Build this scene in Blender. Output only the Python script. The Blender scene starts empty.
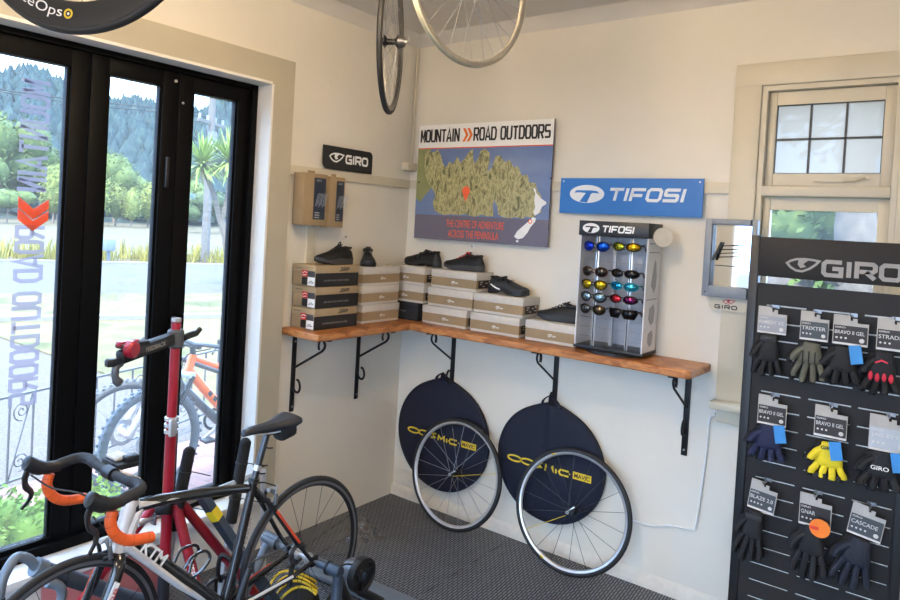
import bpy, bmesh, math, random
from mathutils import Vector as V, Matrix as MX
random.seed(7)
S = bpy.context.scene
COL = S.collection
PI = math.pi
sin, cos, rad = math.sin, math.cos, math.radians

# ------------------------------------------------------------------ camera
CAM = V((2.968, -3.687, 1.849))
yaw, pitch, roll = 0.6684, -0.0203, 0.0557
F = V((-sin(yaw)*cos(pitch), cos(yaw)*cos(pitch), sin(pitch)))
R = F.cross(V((0, 0, 1))).normalized()
U = R.cross(F)
R2 = R*cos(roll) + U*sin(roll)
U2 = U*cos(roll) - R*sin(roll)
cd = bpy.data.cameras.new('camera')
cam = bpy.data.objects.new('camera', cd)
COL.objects.link(cam)
cam.matrix_world = MX(((R2.x, U2.x, -F.x, CAM.x), (R2.y, U2.y, -F.y, CAM.y), (R2.z, U2.z, -F.z, CAM.z), (0, 0, 0, 1)))
cd.sensor_width = 36
cd.lens = 696.08*36/900
cd.shift_x = (450-413.24)/900
cd.shift_y = (237.46-300)/900
cd.clip_start = .05
cd.clip_end = 2000
S.camera = cam

# ------------------------------------------------------------------ light
S.view_settings.view_transform = 'Standard'
S.view_settings.look = 'None'
S.view_settings.gamma = 1
S.view_settings.use_curve_mapping = False
S.view_settings.exposure = 1.1
wd = bpy.data.worlds.new('sky')
S.world = wd
wd.use_nodes = True
nt = wd.node_tree
bg = nt.nodes['Background']
tc = nt.nodes.new('ShaderNodeTexCoord')
mp = nt.nodes.new('ShaderNodeMapping')
mp.inputs['Scale'].default_value = (1, 1, 2.6)
nz = nt.nodes.new('ShaderNodeTexNoise')
nz.inputs['Scale'].default_value = 3.2
nz.inputs['Detail'].default_value = 6
cr = nt.nodes.new('ShaderNodeValToRGB')
cr.color_ramp.elements[0].position = .36
cr.color_ramp.elements[0].color = (.26, .49, 1.0, 1)
cr.color_ramp.elements[1].position = .60
cr.color_ramp.elements[1].color = (.57, .78, 1.0, 1)
nt.links.new(tc.outputs['Generated'], mp.inputs['Vector'])
nt.links.new(mp.outputs['Vector'], nz.inputs['Vector'])
nt.links.new(nz.outputs['Fac'], cr.inputs['Fac'])
nt.links.new(cr.outputs['Color'], bg.inputs['Color'])
bg.inputs['Strength'].default_value = 5.0

def light(name, kind, energy, color, loc, direction, **kw):
    l = bpy.data.lights.new(name, kind)
    l.energy = energy
    l.color = color
    for k, v in kw.items():
        setattr(l, k, v)
    o = bpy.data.objects.new(name, l)
    o.location = loc
    o.rotation_euler = V(direction).to_track_quat('-Z', 'Y').to_euler()
    COL.objects.link(o)
    return o

light('sun', 'SUN', 4.5, (1, .88, .72), (0, 0, 30), (-.35, .62, -.95), angle=rad(3))
LAMPS = [(1.5, -2.1), (1.9, -4.6), (4.2, -3.2)]
LAMP_W = (50, 40, 24)
for (lx, ly), w in zip(LAMPS, LAMP_W):
    light('ceiling_lamp_light', 'POINT', w, (1, .82, .60), (lx, ly, 2.84), (0, 0, -1), shadow_soft_size=.13)

# ------------------------------------------------------------------ materials
def lin(c):
    return tuple(((x/255)/12.92 if x/255 <= .04045 else ((x/255+.055)/1.055)**2.4) for x in c)

MATS = {}
def M(name, c, rough=.5, metal=0., var=.06, scale=30, bump=0., spec=None, coat=0., emit=0.):
    """plain procedural surface: base colour with a slight noise, given as sRGB 0-255"""
    if name in MATS:
        return MATS[name]
    m = bpy.data.materials.new(name)
    m.use_nodes = True
    t = m.node_tree
    b = t.nodes['Principled BSDF']
    b.inputs['Roughness'].default_value = rough
    b.inputs['Metallic'].default_value = metal
    if spec is not None:
        b.inputs['Specular IOR Level'].default_value = spec
    b.inputs['Coat Weight'].default_value = coat
    l = lin(c)
    co = t.nodes.new('ShaderNodeTexCoord')
    n = t.nodes.new('ShaderNodeTexNoise')
    n.inputs['Scale'].default_value = scale
    n.inputs['Detail'].default_value = 4
    r = t.nodes.new('ShaderNodeValToRGB')
    r.color_ramp.elements[0].position = .3
    r.color_ramp.elements[1].position = .7
    r.color_ramp.elements[0].color = tuple(x*(1-var) for x in l)+(1,)
    r.color_ramp.elements[1].color = tuple(min(1, x*(1+var)) for x in l)+(1,)
    t.links.new(co.outputs['Object'], n.inputs['Vector'])
    t.links.new(n.outputs['Fac'], r.inputs['Fac'])
    t.links.new(r.outputs['Color'], b.inputs['Base Color'])
    if bump:
        bp = t.nodes.new('ShaderNodeBump')
        bp.inputs['Strength'].default_value = bump
        bp.inputs['Distance'].default_value = .01
        t.links.new(n.outputs['Fac'], bp.inputs['Height'])
        t.links.new(bp.outputs['Normal'], b.inputs['Normal'])
    if emit:
        b.inputs['Emission Color'].default_value = l+(1,)
        b.inputs['Emission Strength'].default_value = emit
    MATS[name] = m
    return m

def nodes_mat(name):
    m = bpy.data.materials.new(name)
    m.use_nodes = True
    t = m.node_tree
    return m, t, t.nodes['Principled BSDF'], (lambda k: t.nodes.new('ShaderNode'+k)), t.links.new

def ramp(n, stops):
    e = n.color_ramp.elements
    while len(e) < len(stops):
        e.new(.5)
    for el, (p, c) in zip(e, stops):
        el.position = p
        el.color = lin(c)+(1,)

def wood_mat():
    m, t, b, N, L = nodes_mat('orange_wood')
    co, mp, n, w, r = N('TexCoord'), N('Mapping'), N('TexNoise'), N('TexWave'), N('ValToRGB')
    mp.inputs['Scale'].default_value = (5, 5, 16)
    n.inputs['Scale'].default_value = 2.2
    n.inputs['Detail'].default_value = 7
    n.inputs['Distortion'].default_value = .6
    L(co.outputs['Object'], mp.inputs['Vector'])
    L(mp.outputs['Vector'], n.inputs['Vector'])
    ramp(r, [(.28, (112, 64, 32)), (.45, (164, 101, 53)), (.6, (192, 130, 76)), (.8, (142, 85, 44))])
    L(n.outputs['Fac'], r.inputs['Fac'])
    L(r.outputs['Color'], b.inputs['Base Color'])
    b.inputs['Roughness'].default_value = .38
    return m

def floor_mat():
    m, t, b, N, L = nodes_mat('ribbed_rubber')
    co, mp, br, bp = N('TexCoord'), N('Mapping'), N('TexBrick'), N('Bump')
    mp.inputs['Rotation'].default_value = (0, 0, rad(-94))
    br.inputs['Scale'].default_value = 1
    br.inputs['Brick Width'].default_value = .05
    br.inputs['Row Height'].default_value = .0145
    br.inputs['Mortar Size'].default_value = .0044
    br.inputs['Mortar Smooth'].default_value = .5
    br.inputs['Color1'].default_value = lin((130, 134, 142))+(1,)
    br.inputs['Color2'].default_value = lin((116, 120, 128))+(1,)
    br.inputs['Mortar'].default_value = lin((30, 30, 32))+(1,)
    L(co.outputs['Object'], mp.inputs['Vector'])
    L(mp.outputs['Vector'], br.inputs['Vector'])
    L(br.outputs['Color'], b.inputs['Base Color'])
    bp.inputs['Strength'].default_value = .7
    bp.inputs['Distance'].default_value = .004
    bp.invert = True
    L(br.outputs['Fac'], bp.inputs['Height'])
    L(bp.outputs['Normal'], b.inputs['Normal'])
    b.inputs['Roughness'].default_value = .5
    return m

def wall_mat(name, c, c2):
    m, t, b, N, L = nodes_mat(name)
    co, n, n2, r, bp = N('TexCoord'), N('TexNoise'), N('TexNoise'), N('ValToRGB'), N('Bump')
    n.inputs['Scale'].default_value = 1.7
    n.inputs['Detail'].default_value = 5
    n2.inputs['Scale'].default_value = 14
    n2.inputs['Detail'].default_value = 8
    ramp(r, [(.35, c), (.65, c2)])
    L(co.outputs['Object'], n.inputs['Vector'])
    L(co.outputs['Object'], n2.inputs['Vector'])
    L(n.outputs['Fac'], r.inputs['Fac'])
    L(r.outputs['Color'], b.inputs['Base Color'])
    bp.inputs['Strength'].default_value = .12
    bp.inputs['Distance'].default_value = .02
    L(n2.outputs['Fac'], bp.inputs['Height'])
    L(bp.outputs['Normal'], b.inputs['Normal'])
    b.inputs['Roughness'].default_value = .55
    return m

def glass_mat(name, film=.05, tint=(1, 1, 1), gloss=.07, fcol=(1, .95, .88)):
    m, t, b, N, L = nodes_mat(name)
    out = t.nodes['Material Output']
    t.nodes.remove(b)
    tr, gl, df, m1, m2 = N('BsdfTransparent'), N('BsdfGlossy'), N('BsdfTranslucent'), N('MixShader'), N('MixShader')
    tr.inputs['Color'].default_value = tint+(1,)
    gl.inputs['Roughness'].default_value = .02
    df.inputs['Color'].default_value = fcol+(1,)
    m1.inputs['Fac'].default_value = film
    m2.inputs['Fac'].default_value = gloss
    L(tr.outputs[0], m1.inputs[1])
    L(df.outputs[0], m1.inputs[2])
    L(m1.outputs[0], m2.inputs[1])
    L(gl.outputs[0], m2.inputs[2])
    L(m2.outputs[0], out.inputs['Surface'])
    return m

def patch_mat(name, stops, scale, rough=.9, bump=.0, detail=6, stretch=(1, 1, 1), alb=1.):
    m, t, b, N, L = nodes_mat(name)
    co, mp, n, r = N('TexCoord'), N('Mapping'), N('TexNoise'), N('ValToRGB')
    mp.inputs['Scale'].default_value = stretch
    n.inputs['Scale'].default_value = scale
    n.inputs['Detail'].default_value = detail
    ramp(r, stops)
    for e in r.color_ramp.elements:
        e.color = tuple(x*alb for x in e.color[:3])+(1,)
    L(co.outputs['Object'], mp.inputs['Vector'])
    L(mp.outputs['Vector'], n.inputs['Vector'])
    L(n.outputs['Fac'], r.inputs['Fac'])
    L(r.outputs['Color'], b.inputs['Base Color'])
    b.inputs['Roughness'].default_value = rough
    if bump:
        bp = N('Bump')
        bp.inputs['Strength'].default_value = bump
        bp.inputs['Distance'].default_value = .1
        L(n.outputs['Fac'], bp.inputs['Height'])
        L(bp.outputs['Normal'], b.inputs['Normal'])
    return m

def land_mat():
    """the printed relief of the peninsula on the map board"""
    m, t, b, N, L = nodes_mat('map_land_print')
    co, mp, n, v, r, mx = N('TexCoord'), N('Mapping'), N('TexNoise'), N('TexNoise'), N('ValToRGB'), N('ValToRGB')
    mp.inputs['Scale'].default_value = (1.7, 1, .75)
    mp.inputs['Rotation'].default_value = (0, rad(35), 0)
    n.inputs['Scale'].default_value = 19
    n.inputs['Detail'].default_value = 7
    n.inputs['Roughness'].default_value = .62
    n.inputs['Distortion'].default_value = .5
    L(co.outputs['Object'], mp.inputs['Vector'])
    L(mp.outputs['Vector'], n.inputs['Vector'])
    ramp(r, [(.32, (70, 76, 50)), (.43, (132, 130, 88)), (.52, (188, 180, 132)), (.59, (122, 122, 80)), (.72, (200, 192, 146))])
    L(n.outputs['Fac'], r.inputs['Fac'])
    L(r.outputs['Color'], b.inputs['Base Color'])
    b.inputs['Roughness'].default_value = .45
    return m

WOOD = wood_mat()
RUBBER_FLOOR = floor_mat()
WALLP = wall_mat('cream_paint', (218, 212, 198), (224, 218, 205))
CEILP = wall_mat('ceiling_paint', (206, 202, 194), (214, 210, 203))
TRIMP = M('tan_trim_paint', (176, 168, 148), .4, var=.03, scale=6)
WINP = M('cream_trim_paint', (203, 194, 172), .4, var=.03, scale=6)
SILLP = M('white_sill_paint', (226, 222, 214), .45, var=.03, scale=8)
ALU = M('black_aluminium', (9, 9, 10), .5, .0, var=.1, spec=.08)
GLASS = glass_mat('door_glass', .022, gloss=.035)
WGLASS = glass_mat('window_glass', .008, gloss=.012)
OBSCURE = glass_mat('obscure_glass', .75, (.7, .68, .64), .0, (.55, .47, .40))
BLACK = M('black_plastic', (22, 22, 24), .42)
BLACKM = M('black_iron', (28, 28, 30), .5, .4)
RUBBER = M('tyre_rubber', (26, 26, 28), .6)
RUBBER2 = M('tyre_rubber_side', (40, 40, 43), .55)
SILVER = M('silver_alloy', (205, 206, 208), .3, .75)
STEEL = M('spoke_steel', (165, 165, 168), .3, .9)
DSTEEL = M('dark_spoke', (45, 45, 48), .35, .6)
CARBON = M('carbon', (30, 30, 33), .28, coat=.5)
WHITE = M('white_print', (236, 236, 232), .5, var=.02)
RED = M('red_paint', (158, 22, 42), .28, .25, coat=.4)
ORANGE = M('orange_tape', (226, 92, 30), .55)
ORANGEP = M('orange_paint', (236, 104, 24), .3, coat=.4)
GREYB = M('blue_grey_metal', (66, 76, 88), .35, .4)
LGREYB = M('light_blue_grey', (112, 122, 132), .4, .2)
NAVY = M('navy_fabric', (13, 19, 40), .8, bump=.2, scale=120)
YELLOW = M('yellow_print', (222, 190, 44), .5)
KRAFT = M('kraft_card', (150, 128, 97), .8, var=.05, scale=18)
KRAFT2 = M('pale_kraft_card', (162, 141, 109), .8, var=.04, scale=18)
CREAMC = M('cream_card', (199, 193, 183), .75, var=.03)
BLACKC = M('black_card', (28, 28, 30), .6)
FOAM = M('black_foam', (24, 24, 25), .9, bump=.3, scale=90)
CABLE = M('black_cable', (20, 20, 20), .5)

# ------------------------------------------------------------------ mesh helpers
def basis(d):
    d = V(d).normalized()
    a = d.orthogonal().normalized()
    if abs(d.z) < .9:
        a = V((0, 0, 1)).cross(d).normalized()
    return d, a, d.cross(a)

TEXT_CACHE = {}
def text_geo(s, bold):
    k = (s, bold)
    if k in TEXT_CACHE:
        return TEXT_CACHE[k]
    cu = bpy.data.curves.new('txt', 'FONT')
    cu.body = s
    cu.size = 1
    cu.offset = bold
    cu.resolution_u = 3
    ob = bpy.data.objects.new('txt', cu)
    COL.objects.link(ob)
    dg = bpy.context.evaluated_depsgraph_get()
    me = bpy.data.meshes.new_from_object(ob.evaluated_get(dg))
    vs = [(v.co.x, v.co.y) for v in me.vertices]
    fs = [tuple(p.vertices) for p in me.polygons]
    bpy.data.objects.remove(ob)
    bpy.data.curves.remove(cu)
    bpy.data.meshes.remove(me)
    x0, x1 = min(v[0] for v in vs), max(v[0] for v in vs)
    y0, y1 = min(v[1] for v in vs), max(v[1] for v in vs)
    vs = [((a-x0)/(x1-x0), (b-y0)/(y1-y0)) for a, b in vs]
    TEXT_CACHE[k] = (vs, fs)
    return vs, fs

class MB:
    def __init__(s):
        s.v = []
        s.f = []
    def add(s, v, f):
        n = len(s.v)
        s.v += [V(p) for p in v]
        s.f += [tuple(i+n for i in q) for q in f]
        return s
    def box(s, c, d, rot=None, bev=0, seg=2):
        bm = bmesh.new()
        bmesh.ops.create_cube(bm, size=1)
        for v in bm.verts:
            v.co = V((v.co.x*d[0], v.co.y*d[1], v.co.z*d[2]))
        if bev:
            bmesh.ops.bevel(bm, geom=bm.edges[:], offset=min(bev, min(d)*.45), segments=seg, affect='EDGES', profile=.5)
        Rm = MX.Identity(3) if rot is None else (rot if isinstance(rot, MX) else MX.Rotation(rot, 3, 'Z'))
        bm.verts.index_update()
        vs = [Rm @ v.co + V(c) for v in bm.verts]
        fs = [tuple(v.index for v in f.verts) for f in bm.faces]
        bm.free()
        return s.add(vs, fs)
    def bar(s, p0, p1, w, h, up=(0, 0, 1), bev=0):
        p0, p1 = V(p0), V(p1)
        d = (p1-p0)
        x = d.normalized()
        y = V(up).cross(x)
        if y.length < 1e-4:
            y = x.orthogonal()
        y.normalize()
        z = x.cross(y)
        Rm = MX((x, y, z)).transposed()
        return s.box((p0+p1)/2, (d.length, w, h), Rm, bev)
    def tube(s, pts, r, n=10, caps=True, closed=False, sq=1.):
        pts = [V(p) for p in pts]
        k = len(pts)
        rs = r if isinstance(r, (list, tuple)) else [r]*k
        tang = []
        for i in range(k):
            if closed:
                t = pts[(i+1) % k]-pts[i-1]
            else:
                t = pts[min(i+1, k-1)]-pts[max(i-1, 0)]
            tang.append(t.normalized())
        _, a, b = basis(tang[0])
        vs, fs = [], []
        for i in range(k):
            if i:
                q = tang[i-1].rotation_difference(tang[i])
                a = q @ a
                a = (a-tang[i]*a.dot(tang[i])).normalized()
            b = tang[i].cross(a)
            for j in range(n):
                w = 2*PI*j/n
                vs.append(pts[i]+(a*cos(w)+b*sin(w)*sq)*rs[i])
        m = k if closed else k-1
        for i in range(m):
            for j in range(n):
                i2 = (i+1) % k
                fs.append((i*n+j, i*n+(j+1) % n, i2*n+(j+1) % n, i2*n+j))
        if caps and not closed:
            fs.append(tuple(range(n))[::-1])
            fs.append(tuple(range((k-1)*n, k*n)))
        return s.add(vs, fs)
    def cyl(s, p0, p1, r0, r1=None, n=20, bev=0):
        p0, p1 = V(p0), V(p1)
        r1 = r0 if r1 is None else r1
        if bev:
            L = (p1-p0).length
            prof = [(0, 0), (r0-bev, 0), (r0, bev), (r1, L-bev), (r1-bev, L), (0, L)]
            return s.lathe(prof, p0, p1-p0, n)
        return s.tube([p0, p1], [r0, r1], n)
    def lathe(s, prof, o, axis, n=24):
        d, a, b = basis(axis)
        o = V(o)
        vs, fs = [], []
        k = len(prof)
        for (r, z) in prof:
            for j in range(n):
                w = 2*PI*j/n
                vs.append(o+d*z+(a*cos(w)+b*sin(w))*max(r, 1e-5))
        for i in range(k-1):
            for j in range(n):
                fs.append((i*n+j, i*n+(j+1) % n, (i+1)*n+(j+1) % n, (i+1)*n+j))
        return s.add(vs, fs)
    def ring(s, prof, o=(0, 0, 0), axis=(1, 0, 0), n=64):
        """closed profile [(r,z)] swept round an axis"""
        d, a, b = basis(axis)
        o = V(o)
        vs, fs = [], []
        k = len(prof)
        for j in range(n):
            w = 2*PI*j/n
            e = a*cos(w)+b*sin(w)
            for (r, z) in prof:
                vs.append(o+d*z+e*r)
        for j in range(n):
            for i in range(k):
                j2, i2 = (j+1) % n, (i+1) % k
                fs.append((j*k+i, j*k+i2, j2*k+i2, j2*k+i))
        return s.add(vs, fs)
    def ball(s, c, r, n=12, rot=None):
        r = (r, r, r) if isinstance(r, (int, float)) else r
        vs, fs = [], []
        m = n//2+1
        for i in range(m+1):
            th = PI*i/m
            for j in range(n):
                w = 2*PI*j/n
                p = V((r[0]*sin(th)*cos(w), r[1]*sin(th)*sin(w), r[2]*cos(th)))
                if rot is not None:
                    p = rot @ p
                vs.append(V(c)+p)
        for i in range(m):
            for j in range(n):
                fs.append((i*n+j, i*n+(j+1) % n, (i+1)*n+(j+1) % n, (i+1)*n+j))
        return s.add(vs, fs)
    def prism(s, poly, o, ux, uy, t):
        """2-D outline extruded by t along ux x uy"""
        o, ux, uy = V(o), V(ux), V(uy)
        n = ux.cross(uy).normalized()
        k = len(poly)
        vs = [o+ux*x+uy*y for x, y in poly]+[o+ux*x+uy*y+n*t for x, y in poly]
        fs = [tuple(range(k))[::-1], tuple(range(k, 2*k))]
        for i in range(k):
            j = (i+1) % k
            fs.append((i, j, k+j, k+i))
        return s.add(vs, fs)
    def text(s, st, o, ux, uy, w, h, t=.001, bold=.0):
        vs2, fs2 = text_geo(st, bold)
        o, ux, uy = V(o), V(ux), V(uy)
        n = ux.cross(uy).normalized()
        return s.add([o+ux*(x*w)+uy*(y*h)+n*t for x, y in vs2], fs2)
    def strokes(s, lines, th, o, ux, uy, t=.001, shear=0., closed=()):
        """thick 2-D polylines -> flat letter strokes lifted by t"""
        o, ux, uy = V(o), V(ux), V(uy)
        n = ux.cross(uy).normalized()
        for li, ln in enumerate(lines):
            P = [V((a, b)) for a, b in ln]
            cl = (P[0]-P[-1]).length < 1e-6
            if cl:
                P = P[:-1]
            k = len(P)
            Ls, Rs = [], []
            for i in range(k):
                d0 = (P[i]-P[i-1]).normalized() if (i or cl) else (P[1]-P[0]).normalized()
                d1 = (P[(i+1) % k]-P[i]).normalized() if (i < k-1 or cl) else d0
                n0, n1 = V((-d0.y, d0.x)), V((-d1.y, d1.x))
                mm = (n0+n1)
                mm = mm.normalized() if mm.length > 1e-4 else n0
                sc = th/2/max(.45, mm.dot(n0))
                Ls.append(P[i]+mm*sc)
                Rs.append(P[i]-mm*sc)
            vs = [o+ux*(p.x+shear*p.y)+uy*p.y+n*t for p in Ls+Rs]
            fs = []
            for i in range(k if cl else k-1):
                j = (i+1) % k
                fs.append((i, k+i, k+j, j))
            s.add(vs, fs)
        return s
    def loft(s, rings, cap=True, closed=True):
        k = len(rings[0])
        vs = [p for r in rings for p in r]
        fs = []
        for i in range(len(rings)-1):
            for j in range(k if closed else k-1):
                fs.append((i*k+j, i*k+(j+1) % k, (i+1)*k+(j+1) % k, (i+1)*k+j))
        if cap:
            fs.append(tuple(range(k))[::-1])
            fs.append(tuple(range((len(rings)-1)*k, len(rings)*k)))
        return s.add(vs, fs)
    def xf(s, mat):
        s.v = [mat @ p for p in s.v]
        return s
    def build(s, name, mat, parent=None, loc=None, rot=None, smooth=35, flat=False, off=None):
        me = bpy.data.meshes.new(name)
        vs = s.v if off is None else [p-V(off) for p in s.v]
        me.from_pydata([tuple(p) for p in vs], [], s.f)
        if not flat:
            bm = bmesh.new()
            bm.from_mesh(me)
            bmesh.ops.recalc_face_normals(bm, faces=bm.faces)
            bm.to_mesh(me)
            bm.free()
            for p in me.polygons:
                p.use_smooth = True
            me.set_sharp_from_angle(angle=rad(smooth))
        me.materials.append(mat)
        o = bpy.data.objects.new(name, me)
        COL.objects.link(o)
        if parent:
            o.parent = parent
        if loc is not None:
            o.location = loc
        if rot is not None:
            o.rotation_euler = rot
        return o

def tag(o, label, cat, group=None):
    o['label'] = label
    o['category'] = cat
    if group:
        o['group'] = group
    return o
def thing(name, label, cat, loc=(0, 0, 0), rot=(0, 0, 0), group=None):
    o = bpy.data.objects.new(name, None)
    o.empty_display_size = .05
    COL.objects.link(o)
    o.location = loc
    o.rotation_euler = rot
    return tag(o, label, cat, group)
def struct(o):
    o['kind'] = 'structure'
    return o
def copy_tree(o, parent=None):
    c = o.copy()
    COL.objects.link(c)
    if parent:
        c.parent = parent
    for ch in list(o.children):
        copy_tree(ch, c)
    return c
def smooth_path(pts, k=6, closed=False):
    """Catmull-Rom through the points"""
    P = [V(p) for p in pts]
    n = len(P)
    out = []
    for i in range(n if closed else n-1):
        p0 = P[i-1] if (i or closed) else P[0]*2-P[1]
        p1, p2 = P[i], P[(i+1) % n]
        p3 = P[(i+2) % n] if (i+2 < n or closed) else P[-1]*2-P[-2]
        for j in range(k):
            t = j/k
            out.append(.5*((2*p1)+(p2-p0)*t+(2*p0-5*p1+4*p2-p3)*t*t+(3*p1-p0-3*p2+p3)*t**3))
    if not closed:
        out.append(P[-1])
    return out
def arc2(cx, cy, rx, ry, a0, a1, n=12):
    return [(cx+rx*cos(rad(a0+(a1-a0)*i/n)), cy+ry*sin(rad(a0+(a1-a0)*i/n))) for i in range(n+1)]
def ellipse(cx, cy, rx, ry, n=28):
    return [(cx+rx*cos(2*PI*i/n), cy+ry*sin(2*PI*i/n)) for i in range(n)]
def rrect(x0, y0, x1, y1, r, k=4):
    P = []
    for cx, cy, a in ((x1-r, y1-r, 0), (x0+r, y1-r, 90), (x0+r, y0+r, 180), (x1-r, y0+r, 270)):
        P += arc2(cx, cy, r, r, a, a+90, k)
    return P
X, Y, Z = V((1, 0, 0)), V((0, 1, 0)), V((0, 0, 1))

# wide block letters (unit cells 1 wide, 1 high)
def letter(ch):
    r = .22
    if ch == 'G':
        return [[(.95, .93), (.2, .93), (.07, .78), (.07, .22), (.2, .07), (.93, .07), (.93, .5), (.5, .5)]]
    if ch == 'I':
        return [[(.5, 0), (.5, 1)]]
    if ch == 'R':
        return [[(.07, 0), (.07, .93), (.82, .93), (.93, .82), (.93, .55), (.82, .44), (.2, .44)], [(.52, .42), (.93, 0)]]
    if ch == 'O':
        return [[(.2, .93), (.8, .93), (.93, .78), (.93, .22), (.8, .07), (.2, .07), (.07, .22), (.07, .78), (.2, .93)]]
    if ch == 'M':
        return [[(.07, 0), (.07, .9)], [(.07, .98), (.5, .3), (.93, .98)], [(.93, .9), (.93, 0)]]
    if ch == 'U':
        return [[(.07, 1), (.07, .22), (.2, .07), (.8, .07), (.93, .22), (.93, 1)]]
    if ch == 'N':
        return [[(.07, 0), (.07, 1)], [(.12, .95), (.88, .05)], [(.93, 0), (.93, 1)]]
    if ch == 'A':
        return [[(.02, 0), (.5, .97), (.98, 0)], [(.24, .28), (.76, .28)]]
    if ch == 'D':
        return [[(.07, .07), (.07, .93), (.72, .93), (.93, .75), (.93, .25), (.72, .07), (.07, .07)]]
    if ch == 'T':
        return [[(0, .91), (1, .91)], [(.5, 0), (.5, .91)]]
    if ch == 'F':
        return [[(.1, 0), (.1, .91), (1, .91)], [(.1, .45), (.85, .45)]]
    if ch == 'S':
        return [[(1, .91), (.15, .91), (.09, .85), (.09, .56), (.15, .5), (.85, .5), (.91, .44), (.91, .15), (.85, .09), (0, .09)]]
def word(mb, st, o, ux, uy, cell, h, gap, th, t=.001, shear=0., iw=.3):
    x = 0
    for ch in st:
        if ch == ' ':
            x += cell*.7
            continue
        w = cell*(iw if ch == 'I' else 1)
        ls = [[(x+a*w if ch != 'I' else x+w/2, b*h) for a, b in ln] for ln in letter(ch)]
        mb.strokes(ls, th, o, ux, uy, t, shear)
        x += w+gap
    return x-gap
def giro_eye(mb, o, ux, uy, w, h, t=.001):
    """eye shaped emblem: almond outline with a wedge pupil"""
    mb.strokes([[(0, .62*h)]+[(w*a, h*b) for a, b in ((.12, .82), (.3, .96), (.55, 1), (.8, .97), (1, .9), (.9, .62), (.72, .3), (.5, .06), (.3, .1), (.12, .32), (0, .62))]], h*.17, o, ux, uy, t)
    mb.prism([(w*.36, h*.9), (w*.66, h*.9), (w*.52, h*.62), (w*.62, h*.42), (w*.44, h*.3), (w*.34, h*.55)], V(o)+V(ux).cross(V(uy)).normalized()*(t*.5), ux, uy, t*.5)

# ================================================================== SETTING
# floor: two rubber mats butted together, walls, ceiling
fl = MB().box((.474, -3, -.02), (.944, 6, .04)).box((2.975, -3, -.02), (4.05, 6, .04)).build('floor', RUBBER_FLOOR)
struct(fl)
D0, D1, DZ0, DZ1 = -1.25, -3.5, .32, 2.56          # door opening in the left wall
w = MB()
w.box((-.125, D0/2, 1.55), (.25, -D0, 3.1))
w.box((-.125, (D1-6)/2, 1.55), (.25, 6+D1, 3.1))
w.box((-.125, (D0+D1)/2, (DZ1+3.1)/2), (.25, D0-D1, 3.1-DZ1))
w.box((-.125, (D0+D1)/2, (DZ0-.04)/2-.1), (.25, D0-D1, DZ0-.04+.2))
struct(w.build('wall_left', WALLP))
WX0, WX1, WZ0, WZ1 = 2.165, 2.73, 1.06, 2.605        # window opening in the back wall
w = MB()
w.box((WX0/2-.125, .1, 1.55), (WX0+.25, .2, 3.1))
w.box(((WX1+5.2)/2, .1, 1.55), (5.2-WX1, .2, 3.1))
w.box(((WX0+WX1)/2, .1, (WZ1+3.1)/2), (WX1-WX0, .2, 3.1-WZ1))
w.box(((WX0+WX1)/2, .1, WZ0/2), (WX1-WX0, .2, WZ0))
struct(w.build('wall_back', WALLP))
w = MB()                                               # side and street walls behind the camera
w.box((5.1, -3, 1.55), (.2, 6, 3.1))
struct(w.build('wall_right', WALLP))
w = MB()
w.box((.2, -6.1, 1.55), (.9, .2, 3.1)).box((4.75, -6.1, 1.55), (.9, .2, 3.1))
w.box((2.475, -6.1, .2), (3.65, .2, .4)).box((2.475, -6.1, 2.8), (3.65, .2, .6))  # opening added here to let sky light into the room
struct(w.build('wall_front', WALLP))
struct(MB().box((2.475, -6.1, 1.45), (3.65, .012, 2.1)).build('added_window', WGLASS))  # unseen pane filling the added opening
struct(MB().box((2.475, -2.95, 3.15), (5.45, 6.5, .1)).build('ceiling', CEILP))
# cove between wall and ceiling
cp = [(0, 0), (.07, 0), (.055, -.012), (.03, -.03), (.012, -.055), (0, -.07)]
struct(MB().prism(cp, (0, -6, 3.1), X, Z, -6).build('trim_1', CEILP))
struct(MB().prism(cp, (0, 0, 3.1), -Y, Z, -5).build('trim_2', CEILP))
# picture rail
rp = [(0, -.055), (.02, -.055), (.024, -.03), (.02, 0), (0, 0)]
struct(MB().prism(rp, (0, -1.09, 2.137), X, Z, -1.09).build('trim_3', WINP, smooth=20))
struct(MB().prism(rp, (0, 0, 2.137), -Y, Z, -2.045).build('trim_4', WINP, smooth=20))
# upright batten on the left wall behind the shoe boxes
struct(MB().box((.008, -.90, 1.66), (.016, .055, .85)).build('trim_5', WINP))
# painted base along the foot of the back wall
struct(MB().prism([(0, 0), (.02, 0), (.018, .05), (0, .075)], (0, 0, 0), -Y, Z, -5).build('baseboard_back', M('base_paint', (214, 207, 194), .6)))
# door surround
w = MB()
w.box((.0125, D0+.08, 1.49), (.025, .16, 2.42)).box((.0125, (D0+D1)/2, DZ1+.07), (.025, D0-D1, .14)).box((.0125, D1-.08, 1.49), (.025, .16, 2.42))
struct(w.build('trim_6', TRIMP, smooth=30))
# white reveal lining and stepped sill
w = MB()
w.box((-.05, D0+.006, 1.43), (.16, .014, 2.24)).box((-.05, (D0+D1)/2, DZ1-.004), (.16, D0-D1, .014))
struct(w.build('trim_7', SILLP))
w = MB()
w.box((-.04, (D0+D1)/2+.02, .30), (.19, D0-D1+.1, .035), bev=.006).box((-.0, (D0+D1)/2+.02, .262), (.05, D0-D1+.08, .045), bev=.006)
struct(w.build('trim_8', SILLP))

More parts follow.
